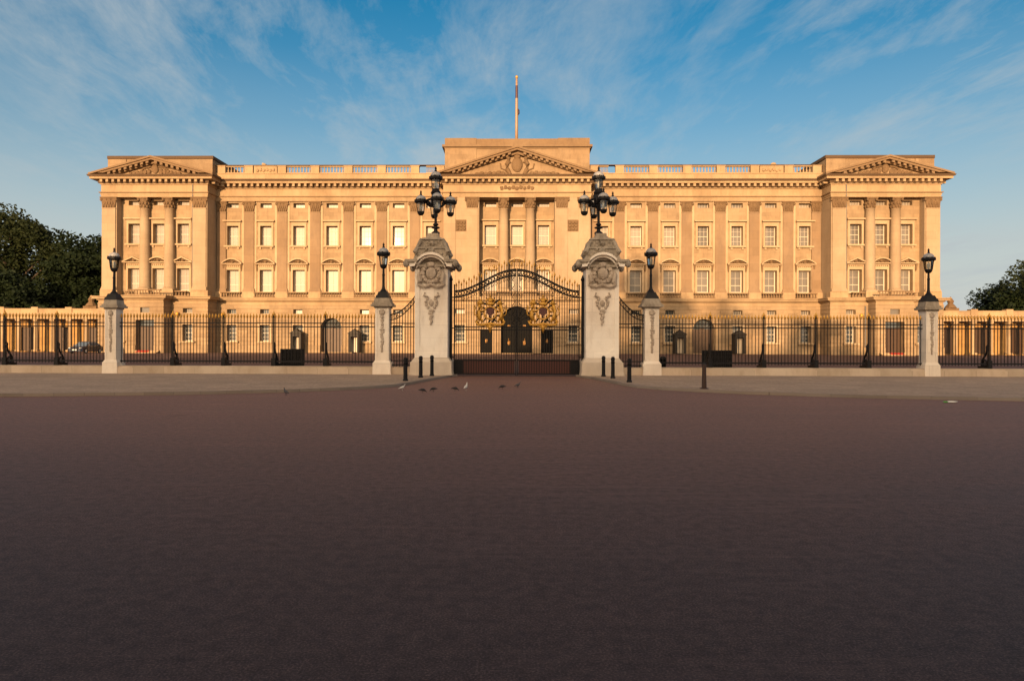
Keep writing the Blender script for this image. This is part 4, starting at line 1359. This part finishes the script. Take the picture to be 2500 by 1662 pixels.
gate = thing('iron_gate', (0, GY, 0.02), 'tall black iron double gate with an arched top and two gilded coats of arms', 'gate')
HW = 3.1
def ztop(x):
    u = min(1, abs(x) / HW)
    return 4.16 + 1.06 * 0.5 * (1 + math.cos(math.pi * u))
for s in (-1, 1):
    p = MB()
    p.box(s * 3.20 - 0.06, s * 3.20 + 0.06, -0.07, 0.07, 0, 4.62); p.box(s * 3.03 - 0.03, s * 3.03 + 0.03, -0.04, 0.04, 0.05, 4.45)
    p.lathe([(0.07, 4.62), (0.1, 4.68), (0.02, 4.9)], 8, (s * 3.20, 0, 0))
    for z in (0.9, 2.3, 3.8):
        p.box(min(s * 3.03, s * 3.20), max(s * 3.03, s * 3.20), -0.02, 0.02, z, z + 0.05)
    p.build('gate_post', M['iron'], gate)
    m = MB()
    n = 24
    for k in range(n):
        x = s * (0.06 + (2.94 - 0.0) * (k + 0.5) / n)
        m.tube([(x, 0, 0.1), (x, 0, ztop(x) + (0.16 if k % 2 else 0.3) * 1.0)], 0.021, 4)
        if k % 2 == 0 and k:
            x2 = x - s * 0.0612
            m.tube([(x2, 0, 0.1), (x2, 0, 0.95)], 0.012, 4)
    xs = [s * (0.03 + 2.97 * k / 20) for k in range(21)]
    line = [(x, ztop(x)) for x in xs]
    if s < 0: line = line[::-1]
    m.strip(line, 0.085, -0.045, 0.045)
    m.strip([(x, z - 0.29) for x, z in line], 0.085, -0.045, 0.045)
    for k in range(20):                                   # little rings between the two arched rails
        x = s * (0.12 + 2.8 * k / 19)
        m.tube([(x + 0.075 * math.cos(a * math.pi / 4), 0, ztop(x) - 0.18 + 0.085 * math.sin(a * math.pi / 4)) for a in range(9)], 0.022, 4)
    for k in range(13):
        x = s * (0.2 + 2.6 * k / 13)
        m.tube([(x + (0.085 - 0.007 * a) * math.cos(a * 0.8), -0.02, ztop(x) - 0.50 + (0.10 - 0.008 * a) * math.sin(a * 0.8)) for a in range(10)], 0.014, 4)
    xa, xb = sorted((s * 0.03, s * 3.0))
    for z, t in ((2.36, 0.05), (2.22, 0.05), (0.74, 0.06), (0.08, 0.06), (3.62, 0.035)):
        m.box(xa, xb, -0.035, 0.035, z, z + t)
    m.box(min(s * 0.03, s * 1.4), max(s * 0.03, s * 1.4), -0.03, 0.03, 3.30, 3.335); m.box(min(s * 0.03, s * 1.6), max(s * 0.03, s * 1.6), -0.03, 0.03, 4.0, 4.03)
    m.box(min(s * 0.012, s * 0.06), max(s * 0.012, s * 0.06), -0.05, 0.05, 0.04, ztop(0) + 0.02)
    for k in range(6):                                    # scrolls up the meeting stile
        m.tube([(s * (0.14 + 0.09 * math.sin(t * 0.9) * (1 - t / 9)), -0.02, 2.5 + 0.42 * k + 0.05 * t) for t in range(8)], 0.016, 4)
    leaf = m.build('gate_leaf', M['iron'], gate)
    pn = MB(); pn.box(min(s * 0.1, s * 2.6), max(s * 0.1, s * 2.6), -0.012, 0.012, 0.14, 0.74); pn.build('kick_panel', M['iron_red'], leaf)
    pn = MB(); pn.box(min(s * 2.6, s * 3.0), max(s * 2.6, s * 3.0), -0.01, 0.01, 0.14, 0.74); pn.build('end_panel', M['iron'], leaf)
    g = MB()
    for k in range(n):
        x = s * (0.06 + 2.94 * (k + 0.5) / n)
        spear(g, x, 0, ztop(x) + (0.16 if k % 2 else 0.3), 0.9)
    g.build('spear_tips', M['gold'], leaf)
    # gilded royal arms
    c = MB(); cx, cz, y = s * 1.28, 3.18, -0.09
    def T(pts, r, nn=7):
        c.tube([(cx + a, y + (q[2] if len(q) > 2 else 0), cz + b) for q in pts for a, b in ((q[0], q[1]),)], r, nn)
    T([(0.27 * math.cos(a), 0.27 * math.sin(a) - 0.08) for a in [k * math.pi / 8 for k in range(17)]], 0.038, 6)          # garter
    c.ball((cx, y, cz + 0.32), (0.19, 0.07, 0.09), 9, 5, 0.05)                                                         # crown
    T([(-0.19, 0.36), (-0.17, 0.50), (0, 0.56), (0.17, 0.50), (0.19, 0.36)], 0.03, 6); T([(0, 0.34), (0, 0.62)], 0.03, 6)
    c.ball((cx, y, cz + 0.66), 0.05, 7, 5)
    c.ball((cx, y, cz + 0.46), (0.12, 0.05, 0.08), 7, 5, 0.1)
    for sx in (-1, 1):                                                                                                 # supporters rear up on each side
        T([(sx * 0.42, -0.42), (sx * 0.50, -0.22), (sx * 0.50, 0.0), (sx * 0.46, 0.18), (sx * 0.43, 0.30)], [0.07, 0.10, 0.085, 0.095, 0.06])
        c.ball((cx + sx * 0.42, y - 0.02, cz + 0.36), (0.095, 0.08, 0.10), 8, 6, 0.06)
        T([(sx * 0.36, 0.33), (sx * 0.29, 0.31)], [0.05, 0.035], 6)
        T([(sx * 0.47, 0.14), (sx * 0.36, 0.12), (sx * 0.30, 0.20)], [0.045, 0.04, 0.035], 6); T([(sx * 0.48, 0.06), (sx * 0.36, 0.0), (sx * 0.29, 0.04)], [0.045, 0.04, 0.035], 6)
        T([(sx * 0.46, -0.3), (sx * 0.36, -0.38), (sx * 0.34, -0.5)], [0.06, 0.05, 0.04], 6); T([(sx * 0.52, -0.3), (sx * 0.58, -0.42), (sx * 0.50, -0.52)], [0.06, 0.05, 0.04], 6)
        T([(sx * 0.55, -0.2), (sx * 0.68, -0.16), (sx * 0.70, 0.02), (sx * 0.64, 0.14), (sx * 0.70, 0.24)], [0.03, 0.03, 0.03, 0.035, 0.045], 6)
        if sx > 0: T([(0.44, 0.44), (0.40, 0.66)], [0.025, 0.005], 5)
        else:
            for k in range(6):
                a = -0.4 + k * 0.55
                c.ball((cx - 0.44 - 0.1 * math.cos(a), y - 0.02, cz + 0.33 + 0.1 * math.sin(a)), 0.05, 6, 4)
            T([(-0.42, 0.44), (-0.42, 0.52)], [0.06, 0.07], 6)
    T([(-0.64, -0.42), (-0.55, -0.58), (-0.3, -0.60), (0, -0.54), (0.3, -0.60), (0.55, -0.58), (0.64, -0.42)], [0.035, 0.06, 0.065, 0.06, 0.065, 0.06, 0.035])   # motto ribbon
    T([(-0.05, -0.58), (0, -0.72), (0.0, -0.95)], [0.09, 0.10, 0.02]); T([(-0.16, -0.66), (0.16, -0.66)], 0.05, 6)
    c.v = [(cx + (a - cx) * 1.12, b, cz - 0.03 + (d_ - cz) * 1.12) for a, b, d_ in c.v]
    c.build('coat_of_arms', M['gold'], leaf, smooth=True)
    q = MB()
    q.prism([(cx - 0.17, cz + 0.12), (cx - 0.17, cz - 0.14), (cx, cz - 0.30), (cx + 0.17, cz - 0.14), (cx + 0.17, cz + 0.12)], y - 0.03, y + 0.02)
    q.build('shield', M['crestblue'], leaf)
    q = MB()                                                # black wrought foliage behind the arms
    for k in range(14):
        a = 2 * math.pi * k / 14
        rx, rz = 0.62, 0.66
        q.tube([(cx + rx * math.cos(a) * t + 0.1 * math.sin(6 * t + k), y + 0.06, cz + rz * math.sin(a) * t + 0.06 * math.cos(5 * t + k)) for t in (0.45, 0.6, 0.75, 0.9, 1.05)], [0.03, 0.045, 0.05, 0.04, 0.02], 5)
    q.build('scrollwork', M['iron'], leaf)

# side gates between big and small pillars
for s in (-1, 1):
    sg = thing('side_gate', (s * 5.5, GY, 0.1), 'narrow iron side gate with swooping top rail ' + ('left' if s < 0 else 'right') + ' of the main gate pillars', 'gate', 'swooping side gates')
    m = MB()
    hw = 0.68
    def zs(u):     # u 0 at the small pier, 1 at the big pillar
        return 2.92 + 1.1 * u ** 1.9
    n = 10
    for k in range(n):
        u = (k + 0.5) / n
        x = -s * (-hw + 2 * hw * u)
        m.tube([(x, 0, 0.3), (x, 0, zs(u) - 0.04)], 0.024, 4)
    line = [(-s * (-hw + 2 * hw * k / 12), zs(k / 12)) for k in range(13)]
    if s > 0: line = line[::-1]
    m.strip(line, 0.06, -0.05, 0.05); m.strip([(x, z - 0.26) for x, z in line], 0.05, -0.04, 0.04)
    for k in range(8):
        u = (k + 0.5) / 8
        x = -s * (-hw + 2 * hw * u)
        m.tube([(x + 0.06 * math.cos(a * math.pi / 4), 0, zs(u) - 0.15 + 0.07 * math.sin(a * math.pi / 4)) for a in range(9)], 0.013, 4)
    for z in (2.44, 2.27, 0.62, 0.42):
        m.box(-hw, hw, -0.03, 0.03, z, z + 0.05)
    m.build('bars', M['iron'], sg)
    p = MB()
    for e in (-1, 1):
        p.box(e * (hw + 0.04) - 0.04, e * (hw + 0.04) + 0.04, -0.04, 0.04, 0.0, 2.9 if e == s else 3.95)
    p.build('gate_post', M['iron'], sg)
    p = MB(); p.box(-hw, hw, -0.28, 0.28, 0, 0.36); p.build('plinth', M['plinth'], sg)

# ------------------------------------------------------------------ railings
def fence_run(x0, x1, posts, label):
    fr = thing('iron_fence', ((x0 + x1) / 2, GY, 0.1), label, 'fence', 'iron railings on a stone plinth')
    ox = (x0 + x1) / 2
    p = MB()
    p.box(x0 - ox, x1 - ox, -0.34, 0.3, 0, 0.27); p.box(x0 - ox, x1 - ox, -0.28, 0.26, 0.27, 0.37)
    p.build('plinth', M['plinth'], fr)
    edges = [x0] + list(posts) + [x1]
    for a, b in zip(edges, edges[1:]):
        if b - a < 0.25: continue
        m = MB(); g = MB()
        n = max(1, int(round((b - a) / 0.157)))
        for k in range(n):
            x = a + (b - a) * (k + 0.5) / n - ox
            m.tube([(x, 0, 0.5), (x, 0, 2.72)], 0.019, 4)
            spear(g, x, 0, 2.70, 1.0)
        for z, t in ((2.44, 0.05), (2.26, 0.05), (0.56, 0.07)):
            m.box(a - ox, b - ox, -0.03, 0.03, z, z + t)
        pa = m.build('panel', M['iron'], fr)
        g.build('spear_tips', M['gold'], pa)
    for x in posts:
        m = MB()
        m.box(-0.03, 0.03, -0.03, 0.03, 0.37, 2.74)
        m.lathe([(0.03, 2.74), (0.045, 2.79), (0.03, 2.84)], 8)
        po = m.build('post', M['iron'], fr, loc=(x - ox, 0, 0))
        g = MB(); g.lathe([(0.03, 2.84), (0.06, 2.89), (0.045, 2.95), (0.01, 3.05)], 8); g.build('finial', M['gold'], po)
        s_ = MB()                                             # scrolled backstay on the palace side
        def band(pts, t):
            s_.tube(pts, t, 5)
        band([(0, 0.06, 1.5), (0, 0.16, 1.42), (0, 0.14, 1.24), (0, 0.22, 1.05), (0, 0.4, 0.85), (0, 0.52, 0.6), (0, 0.55, 0.37)], 0.05)
        band([(0, 0.3 + 0.13 * math.cos(a), 0.62 + 0.15 * math.sin(a)) for a in [k * math.pi / 5 for k in range(11)]], 0.045)
        s_.box(-0.11, 0.11, 0.05, 0.66, 0.30, 0.48); s_.box(-0.10, 0.10, -0.09, 0.12, 0.37, 0.75)
        s_.build('backstay', M['iron'], po)
    return fr


LP = [-16.84, -14.33, -11.87, -9.33]
RP = [9.37, 11.95, 14.45, 16.98]
fence_run(-19.46, -6.86, LP, 'long black railing between the far left pier and the pier by the left gate pillar')
fence_run(6.86, 19.53, RP, 'long black railing between the pier by the right gate pillar and the far right pier')
fence_run(-30.0, -20.06, [-27.7, -25.17, -22.59], 'black railing running out of the picture on the left')
fence_run(20.13, 29.5, [22.73, 25.0, 27.4], 'black railing running out of the picture on the right')

# ------------------------------------------------------------------ bollards
bo = thing('bollard', (-4.5, 27.6, 0.1), 'black bollard nearest the kerb in front of the left gate pillar', 'bollard', 'black bollards by the gate')
m = MB(); m.lathe([(0.11, 0), (0.11, 0.05), (0.085, 0.09), (0.08, 0.80), (0.095, 0.82), (0.095, 0.86), (0.08, 0.88), (0.078, 0.93), (0.03, 0.955)], 14); m.build('post', M['iron'], bo)
m = MB(); m.lathe([(0.0875, 0.66), (0.0875, 0.72)], 14); m.build('band', M['doorblack'], bo)
for x, y, lb in ((-4.23, 30.1, 'black bollard of the left gate pillar, middle of its three'), (-3.92, 31.6, 'black bollard close to the foot of the left gate pillar, on its gate side'),
                 (4.02, 31.6, 'black bollard close to the foot of the right gate pillar, on its gate side'), (4.24, 30.1, 'black bollard of the right gate pillar, middle of its three'),
                 (4.5, 27.3, 'black bollard nearest the kerb in front of the right gate pillar')):
    c = copy_tree(bo); c.location = (x, y, 0.1); c['label'] = lb
bb = thing('bollard', (6.5, 23.75, 0.1), 'slim brown bollard standing alone on the right pavement', 'bollard')
m = MB(); m.lathe([(0.16, 0), (0.16, 0.02), (0.085, 0.05), (0.075, 0.5), (0.07, 0.80), (0.078, 0.81), (0.07, 0.85)], 14); m.build('post', M['brownpost'], bb)
m = MB(); m.lathe([(0.068, 0.85), (0.05, 0.875), (0.01, 0.885)], 14); m.build('cap', M['iron'], bb)


# ------------------------------------------------------------------ forecourt furniture
def barrier(x, w, label):
    t = thing('security_barrier', (x, GY + 1.2, 0.01), label, 'barrier', 'dark barriers behind the railings')
    m = MB()
    for e in (-1, 1):
        m.box(e * w / 2 - 0.03, e * w / 2 + 0.03, -0.04, 0.04, 0, 1.28)
        m.box(e * w / 2 - 0.05, e * w / 2 + 0.05, -0.35, 0.35, 0, 0.05)
    m.box(-w / 2, w / 2, -0.04, 0.04, 1.22, 1.28); m.box(-w / 2, w / 2, -0.03, 0.03, 0.12, 0.18)
    n = int(w / 0.1)
    for k in range(n):
        xx = -w / 2 + (k + 0.5) * w / n
        m.box(xx - 0.02, xx + 0.02, -0.035, 0.02, 0.18, 1.22)
    for z in (0.5, 0.85, 1.05):
        m.box(-w / 2, w / 2, -0.04, 0.0, z, z + 0.03)
    m.build('frame', M['iron'], t)
    p = MB(); p.box(-w / 2 + 0.03, w / 2 - 0.03, 0.03, 0.05, 0.15, 1.24); p.build('infill_panel', M['barrier'], t)


M['barrier'] = plain('dark_mesh', (0.03, 0.027, 0.024), rough=0.7, var=0.5, sc_=9)
barrier(-11.35, 1.15, 'dark slatted barrier behind the railing, left of the gate')
barrier(10.05, 1.45, 'dark slatted barrier behind the railing, right of the gate')
lb = thing('litter_bin', (7.25, GY + 0.8, 0.01), 'small black bin behind the railing beside the right lamp pier', 'bin')
m = MB(); m.taper(0, 0, 0.05, 0.85, 0.12, 0.12, 0.15, 0.15); m.box(-0.1, 0.1, -0.1, 0.1, 0, 0.05); m.build('body', M['doorblack'], lb)
m = MB(); m.taper(0, 0, 0.85, 0.97, 0.17, 0.17, 0.10, 0.10); m.build('lid', M['iron'], lb)

se = thing('sentry_box', (-29.2, WY - 1.6, 0.1), 'dark sentry box left of the arched door in the left wing', 'sentry box', 'sentry boxes beside the arched doors')
m = MB()
w, d, h = 0.72, 0.6, 2.45
m.box(-w, -w + 0.1, -d, d, 0, h); m.box(w - 0.1, w, -d, d, 0, h); m.box(-w + 0.1, w - 0.1, d - 0.08, d, 0, h)
m.box(-w + 0.1, -0.42, -d, -d + 0.06, 0, h); m.box(0.42, w - 0.1, -d, -d + 0.06, 0, h); m.box(-0.42, 0.42, -d, -d + 0.06, 2.1, h)
M['sentry'] = plain('dark_sentry_paint', (0.028, 0.024, 0.020), rough=0.6, spec=0.2)
m.build('cabin', M['sentry'], se)
m = MB()
m.box(-w - 0.1, w + 0.1, -d - 0.1, d + 0.1, h, h + 0.14)
m.prism([(-w - 0.04, h + 0.14), (w + 0.04, h + 0.14), (0, h + 0.62)], -d - 0.05, d + 0.05)
m.ball((0, 0, h + 0.68), 0.09, 8, 6)
m.build('roof', M['sentry'], se)
m = MB(); m.box(-w + 0.105, w - 0.105, d - 0.10, d - 0.082, 0.02, 2.4); m.build('lining', M['white'], se)
for x, lab in ((-21.5, 'dark sentry box right of the arched door in the left wing'), (21.5, 'dark sentry box left of the arched door in the right wing'), (29.3, 'dark sentry box right of the arched door in the right wing')):
    c = copy_tree(se); c.location.x = x; c['label'] = lab

# ------------------------------------------------------------------ parked car (seen from the front beyond the left railing)
car = thing('parked_car', (-53.2, WY - 8.5, 0.01), 'dark blue car parked by the left end of the palace', 'car')
def ring(y, hw, z0, z1, r=0.12):
    return [(-hw, y, z0), (-hw, y, z1 - r), (-hw + r, y, z1), (hw - r, y, z1), (hw, y, z1 - r), (hw, y, z0)]
def loft(m, rings):
    n = len(rings[0]); vs = [p for r_ in rings for p in r_]
    fs = [(i * n + k, i * n + k + 1, (i + 1) * n + k + 1, (i + 1) * n + k) for i in range(len(rings) - 1) for k in range(n - 1)]
    fs += [(i * n + n - 1, i * n, (i + 1) * n, (i + 1) * n + n - 1) for i in range(len(rings) - 1)]
    fs += [tuple(range(n - 1, -1, -1)), tuple((len(rings) - 1) * n + k for k in range(n))]
    m.add(vs, fs)
m = MB()
loft(m, [ring(-2.15, 0.72, 0.25, 0.66), ring(-2.0, 0.86, 0.2, 0.78), ring(-1.1, 0.9, 0.2, 0.93), ring(1.7, 0.9, 0.2, 0.98), ring(2.1, 0.84, 0.25, 0.9)])
loft(m, [ring(-0.35, 0.66, 1.38, 1.42), ring(-0.2, 0.68, 0.9, 1.45), ring(0.9, 0.68, 0.9, 1.46), ring(1.3, 0.64, 0.9, 1.38)])
m.build('body', M['carpaint'], car)
m = MB()
loft(m, [ring(-1.12, 0.78, 0.88, 0.95, 0.04), ring(-0.3, 0.70, 0.88, 1.40, 0.08), ring(1.2, 0.70, 0.88, 1.40, 0.08), ring(1.75, 0.76, 0.88, 0.98, 0.04)])
m.build('window', M['carglass'], car)
for e in (-1, 1):
    m = MB(); m.ball((e * 0.64, -2.07, 0.66), (0.16, 0.08, 0.08), 8, 6); m.build('headlight', M['headlamp'], car)
    for yy in (-1.35, 1.35):
        m = MB()
        m.tube([(e * 0.90 - 0.11 * e, yy, 0.31), (e * 0.92, yy, 0.31)], 0.31, 16)
        wh = m.build('wheel', M['rubber'], car)
        m = MB(); m.tube([(e * 0.91, yy, 0.31), (e * 0.935, yy, 0.31)], 0.19, 12); m.build('rim', M['chrome'], wh)
    m = MB(); m.ball((e * 1.0, -0.75, 1.0), (0.1, 0.07, 0.08), 7, 5); m.build('mirror', M['carpaint'], car)
m = MB(); m.box(-0.26, 0.26, -2.19, -2.16, 0.4, 0.51); m.build('number_plate', M['chrome'], car)
m = MB(); m.box(-0.45, 0.45, -2.175, -2.1, 0.54, 0.64); m.build('grille', M['rubber'], car)


# ------------------------------------------------------------------ pigeons and litter
def pigeon_mesh(mat, head_up=True):
    m = MB()
    if head_up:
        sp_ = [(-0.17, 0.10, 0.012, 0.03), (-0.10, 0.125, 0.028, 0.035), (-0.03, 0.14, 0.055, 0.06), (0.04, 0.155, 0.062, 0.065), (0.09, 0.19, 0.045, 0.045), (0.11, 0.235, 0.028, 0.028), (0.12, 0.265, 0.03, 0.03), (0.135, 0.29, 0.024, 0.02), (0.15, 0.292, 0.008, 0.008), (0.172, 0.286, 0.002, 0.002)]
    else:
        sp_ = [(-0.17, 0.13, 0.012, 0.03), (-0.10, 0.14, 0.028, 0.035), (-0.03, 0.14, 0.055, 0.06), (0.04, 0.135, 0.062, 0.065), (0.10, 0.12, 0.045, 0.045), (0.14, 0.09, 0.028, 0.028), (0.16, 0.065, 0.03, 0.028), (0.175, 0.045, 0.022, 0.02), (0.185, 0.03, 0.008, 0.008), (0.195, 0.012, 0.002, 0.002)]
    n = 10; vs = []; fs = []
    for i, (x, z, rz_, ry) in enumerate(sp_):
        for k in range(n):
            a = 2 * math.pi * k / n
            vs.append((x, ry * math.cos(a), z + rz_ * math.sin(a)))
    for i in range(len(sp_) - 1):
        for k in range(n):
            fs.append((i * n + k, i * n + (k + 1) % n, (i + 1) * n + (k + 1) % n, (i + 1) * n + k))
    fs += [tuple(range(n)), tuple((len(sp_) - 1) * n + k for k in range(n))]
    m.add(vs, fs)
    for e in (-1, 1):
        m.tube([(0.01, e * 0.025, 0.1), (0.0, e * 0.028, 0.04), (0.008, e * 0.028, 0.004)], [0.012, 0.006, 0.006], 5)
        for q in (-0.5, 0, 0.5):
            m.tube([(0.008, e * 0.028, 0.004), (0.035, e * 0.028 + 0.012 * q, 0.003)], 0.003, 4)
    return m.mesh('pigeon', mat, smooth=True)


PG = {'u': pigeon_mesh(M['feather'], True), 'd': pigeon_mesh(M['featherd'], False), 'w': pigeon_mesh(M['featherw'], True)}
def onroad(dx, dy):           # place by eye from the photograph, disp px at 2359 wide
    D = CAM_H * 1572 / (dy - 784 - (dx - 1180) * 0.00314)
    return ((dx - 1204.0) * D / 1572, D)
for dx, dy, kk, rz, lab in ((671, 911, 'u', 2.5, 'grey pigeon standing alone on the road, far left of the others'), (940, 900, 'w', 0.4, 'white pigeon on the road in front of the left bollards'),
                            (987, 905, 'd', 0.2, 'dark pigeon pecking just right of the white one'), (1013, 902, 'd', 2.9, 'dark pigeon pecking, second to the right of the white one'),
                            (1062, 901, 'd', 0.1, 'dark pigeon pecking just left of the upright pale one'), (1087, 900, 'w', 1.2, 'pale pigeon standing upright in front of the gate'),
                            (1172, 896, 'd', 3.0, 'dark pigeon pecking in front of the middle of the gate'), (1207, 893, 'u', 0.3, 'grey pigeon farthest right, in front of the gate')):
    X, Y = onroad(dx, dy)
    o = link('pigeon', PG[kk], None, (X, Y, 0.0), rz, scale=(0.8, 0.8, 0.95) if dx == 1087 else (0.78, 0.78, 0.78))
    tag(o, lab, 'pigeon', 'pigeons on the road')
X, Y = onroad(2193, 926)
t = thing('litter', (X, Y, 0.0), 'crumpled white wrapper with a green end lying at the right kerb', 'litter')
m = MB(); m.ball((0.05, 0, 0.03), (0.17, 0.06, 0.03), 9, 5, 0.25); m.build('wrapper', M['litter'], t)
m = MB(); m.ball((-0.14, 0, 0.025), (0.07, 0.05, 0.025), 7, 5, 0.25); m.build('wrapper_end', M['litterg'], t)


# ------------------------------------------------------------------ trees
def tree(name, loc, H, rad, zlow, seed, nleaf, mat, label, group, leaf=0.5, ncl=64, squash=1.0):
    rr = random.Random(seed)
    t = thing(name, loc, label, 'tree', group)
    m = MB()
    tr = H * 0.022 + 0.12
    m.tube([(0, 0, -0.1), (0.1, 0, H * 0.15), (0.0, 0.15, H * 0.35), (0.1, 0, H * 0.62), (0, 0, H * 0.85)], [tr * 1.3, tr, tr * 0.85, tr * 0.5, tr * 0.15], 9)
    cz = (zlow + H) / 2; hz = (H - zlow) / 2
    cl = []
    for k in range(ncl):
        while True:
            x, y, z = (rr.uniform(-1, 1) for _ in range(3))
            q = x * x + y * y + z * z
            if q < 1: break
        f = 0.84
        cl.append((x * rad * f, y * rad * f, cz + z * hz * f, rr.uniform(0.22, 0.36) * rad))
    for k in range(0, ncl, 4):
        c = cl[k]
        z0 = H * rr.uniform(0.25, 0.55)
        m.tube([(0, 0, z0), (c[0] * 0.45, c[1] * 0.45, (z0 + c[2]) / 2 + 0.3), (c[0] * 0.95, c[1] * 0.95, c[2])], [tr * 0.45, tr * 0.28, 0.04], 6)
    m.build('trunk', M['bark'], t)
    vs = []; fs = []
    per = nleaf // ncl
    for (cx, cy, cz_, cr) in cl:
        for k in range(per):
            g = Vector((rr.gauss(0, 1), rr.gauss(0, 1), rr.gauss(0, 1)))
            g = g.normalized() * cr * rr.random() ** 0.42
            p = Vector((cx + g.x, cy + g.y, cz_ + g.z * 0.8))
            a = Vector((rr.uniform(-1, 1), rr.uniform(-1, 1), rr.uniform(-1, 1))).normalized()
            b = a.orthogonal().normalized()
            s = leaf * rr.uniform(0.6, 1.25)
            i = len(vs)
            vs += [tuple(p + a * s * 0.6), tuple(p + b * s * 0.36), tuple(p - a * s * 0.6), tuple(p - b * s * 0.36)]
            fs.append((i, i + 1, i + 2, i + 3))
    me = bpy.data.meshes.new('crown')
    me.from_pydata(vs, [], fs)
    me.materials.append(M[mat])
    link('crown', me, t)
    return t


tree('park_tree', (-84.0, 112, 0), 23.8, 9.5, 3, 11, 26000, 'leafB', 'tallest dark tree at the left edge of the picture', 'trees behind the left colonnade')
tree('park_tree', (-72.0, 114, 0), 20.2, 8.0, 2, 12, 26000, 'leafA', 'dark rounded tree between the tallest tree and the palace', 'trees behind the left colonnade')
tree('park_tree', (-63.5, 113, 0), 19.6, 7.0, 2, 13, 26000, 'leafA', 'dark tree touching the left end of the palace', 'trees behind the left colonnade')
tree('park_tree', (-77.0, 104, 0), 12.5, 6.5, 1, 14, 16000, 'leafA', 'lower dark tree directly above the left colonnade', 'trees behind the left colonnade')
tree('park_tree', (90.5, 112, 0), 15.2, 14.5, 0.5, 15, 70000, 'leafB', 'dark green tree at the right edge of the picture', 'trees behind the right colonnade')
tree('park_tree', (81.5, 113, 0), 12.0, 7.0, 0.5, 16, 26000, 'leafA', 'smaller dark tree just left of the big one on the right', 'trees behind the right colonnade')

# avenue of trees behind the camera: they keep the road, the railings and the gate in morning shade
av = [(-66, -58, 18.5), (-53, -62, 19.2), (-40, -60, 19.0), (-28, -62, 19.4), (22, -60, 19.5), (33, -60, 19.5), (46, -62, 19.5), (59, -60, 19), (16, -66, 20.0), (2, -66, 20.0), (-12, -66, 20.0)]
first = None
for i, (x, y, h) in enumerate(av):
    if first is None:
        first = c = tree('avenue_tree', (x, y, 0), 16.0, 7.6, 1.2, 40, 14000, 'leafB', 'broad leafy plane tree across the road behind the viewpoint', 'plane trees of the avenue', leaf=0.9, ncl=70)
    else:
        c = copy_tree(first)
        c.location = (x, y, 0); c.rotation_euler = (0, 0, 1.3 * i)
    c.scale = (1.25, 1.1, h / 16.0)
# taller, airier trees that throw a broken shade on the right wing
air = None
for i, (x, y, h) in enumerate([(-12, -58, 34.5), (-22, -57, 25.5), (-1, -57, 28.5), (10, -58, 26.0)]):
    if air is None:
        air = c = tree('avenue_tree', (x, y, 0), 26.0, 7.0, 3, 41, 5200, 'leafB', 'tall airy plane tree across the road behind the viewpoint', 'tall plane trees of the avenue', leaf=0.7, ncl=70)
    else:
        c = copy_tree(air)
        c.location = (x, y, 0); c.rotation_euler = (0, 0, 1.9 * i)
    c.scale = (1.1, 1.1, h / 26.0)
# unseen trees added behind the viewpoint to darken the near road
near = None
for i, (x, y) in enumerate([(0.5, -4.2), (-11, -4.6), (12, -4.4)]):
    if near is None:
        near = c = tree('added_shade_tree', (x, y, 0), 10.5, 8.2, 3.5, 42, 40000, 'leafB', 'added unseen tree just behind the viewpoint that shades the near road', 'added shade trees behind the viewpoint', leaf=0.85, ncl=90)
    else:
        c = copy_tree(near)
        c.location = (x, y, 0); c.rotation_euler = (0, 0, 2.1 * i)
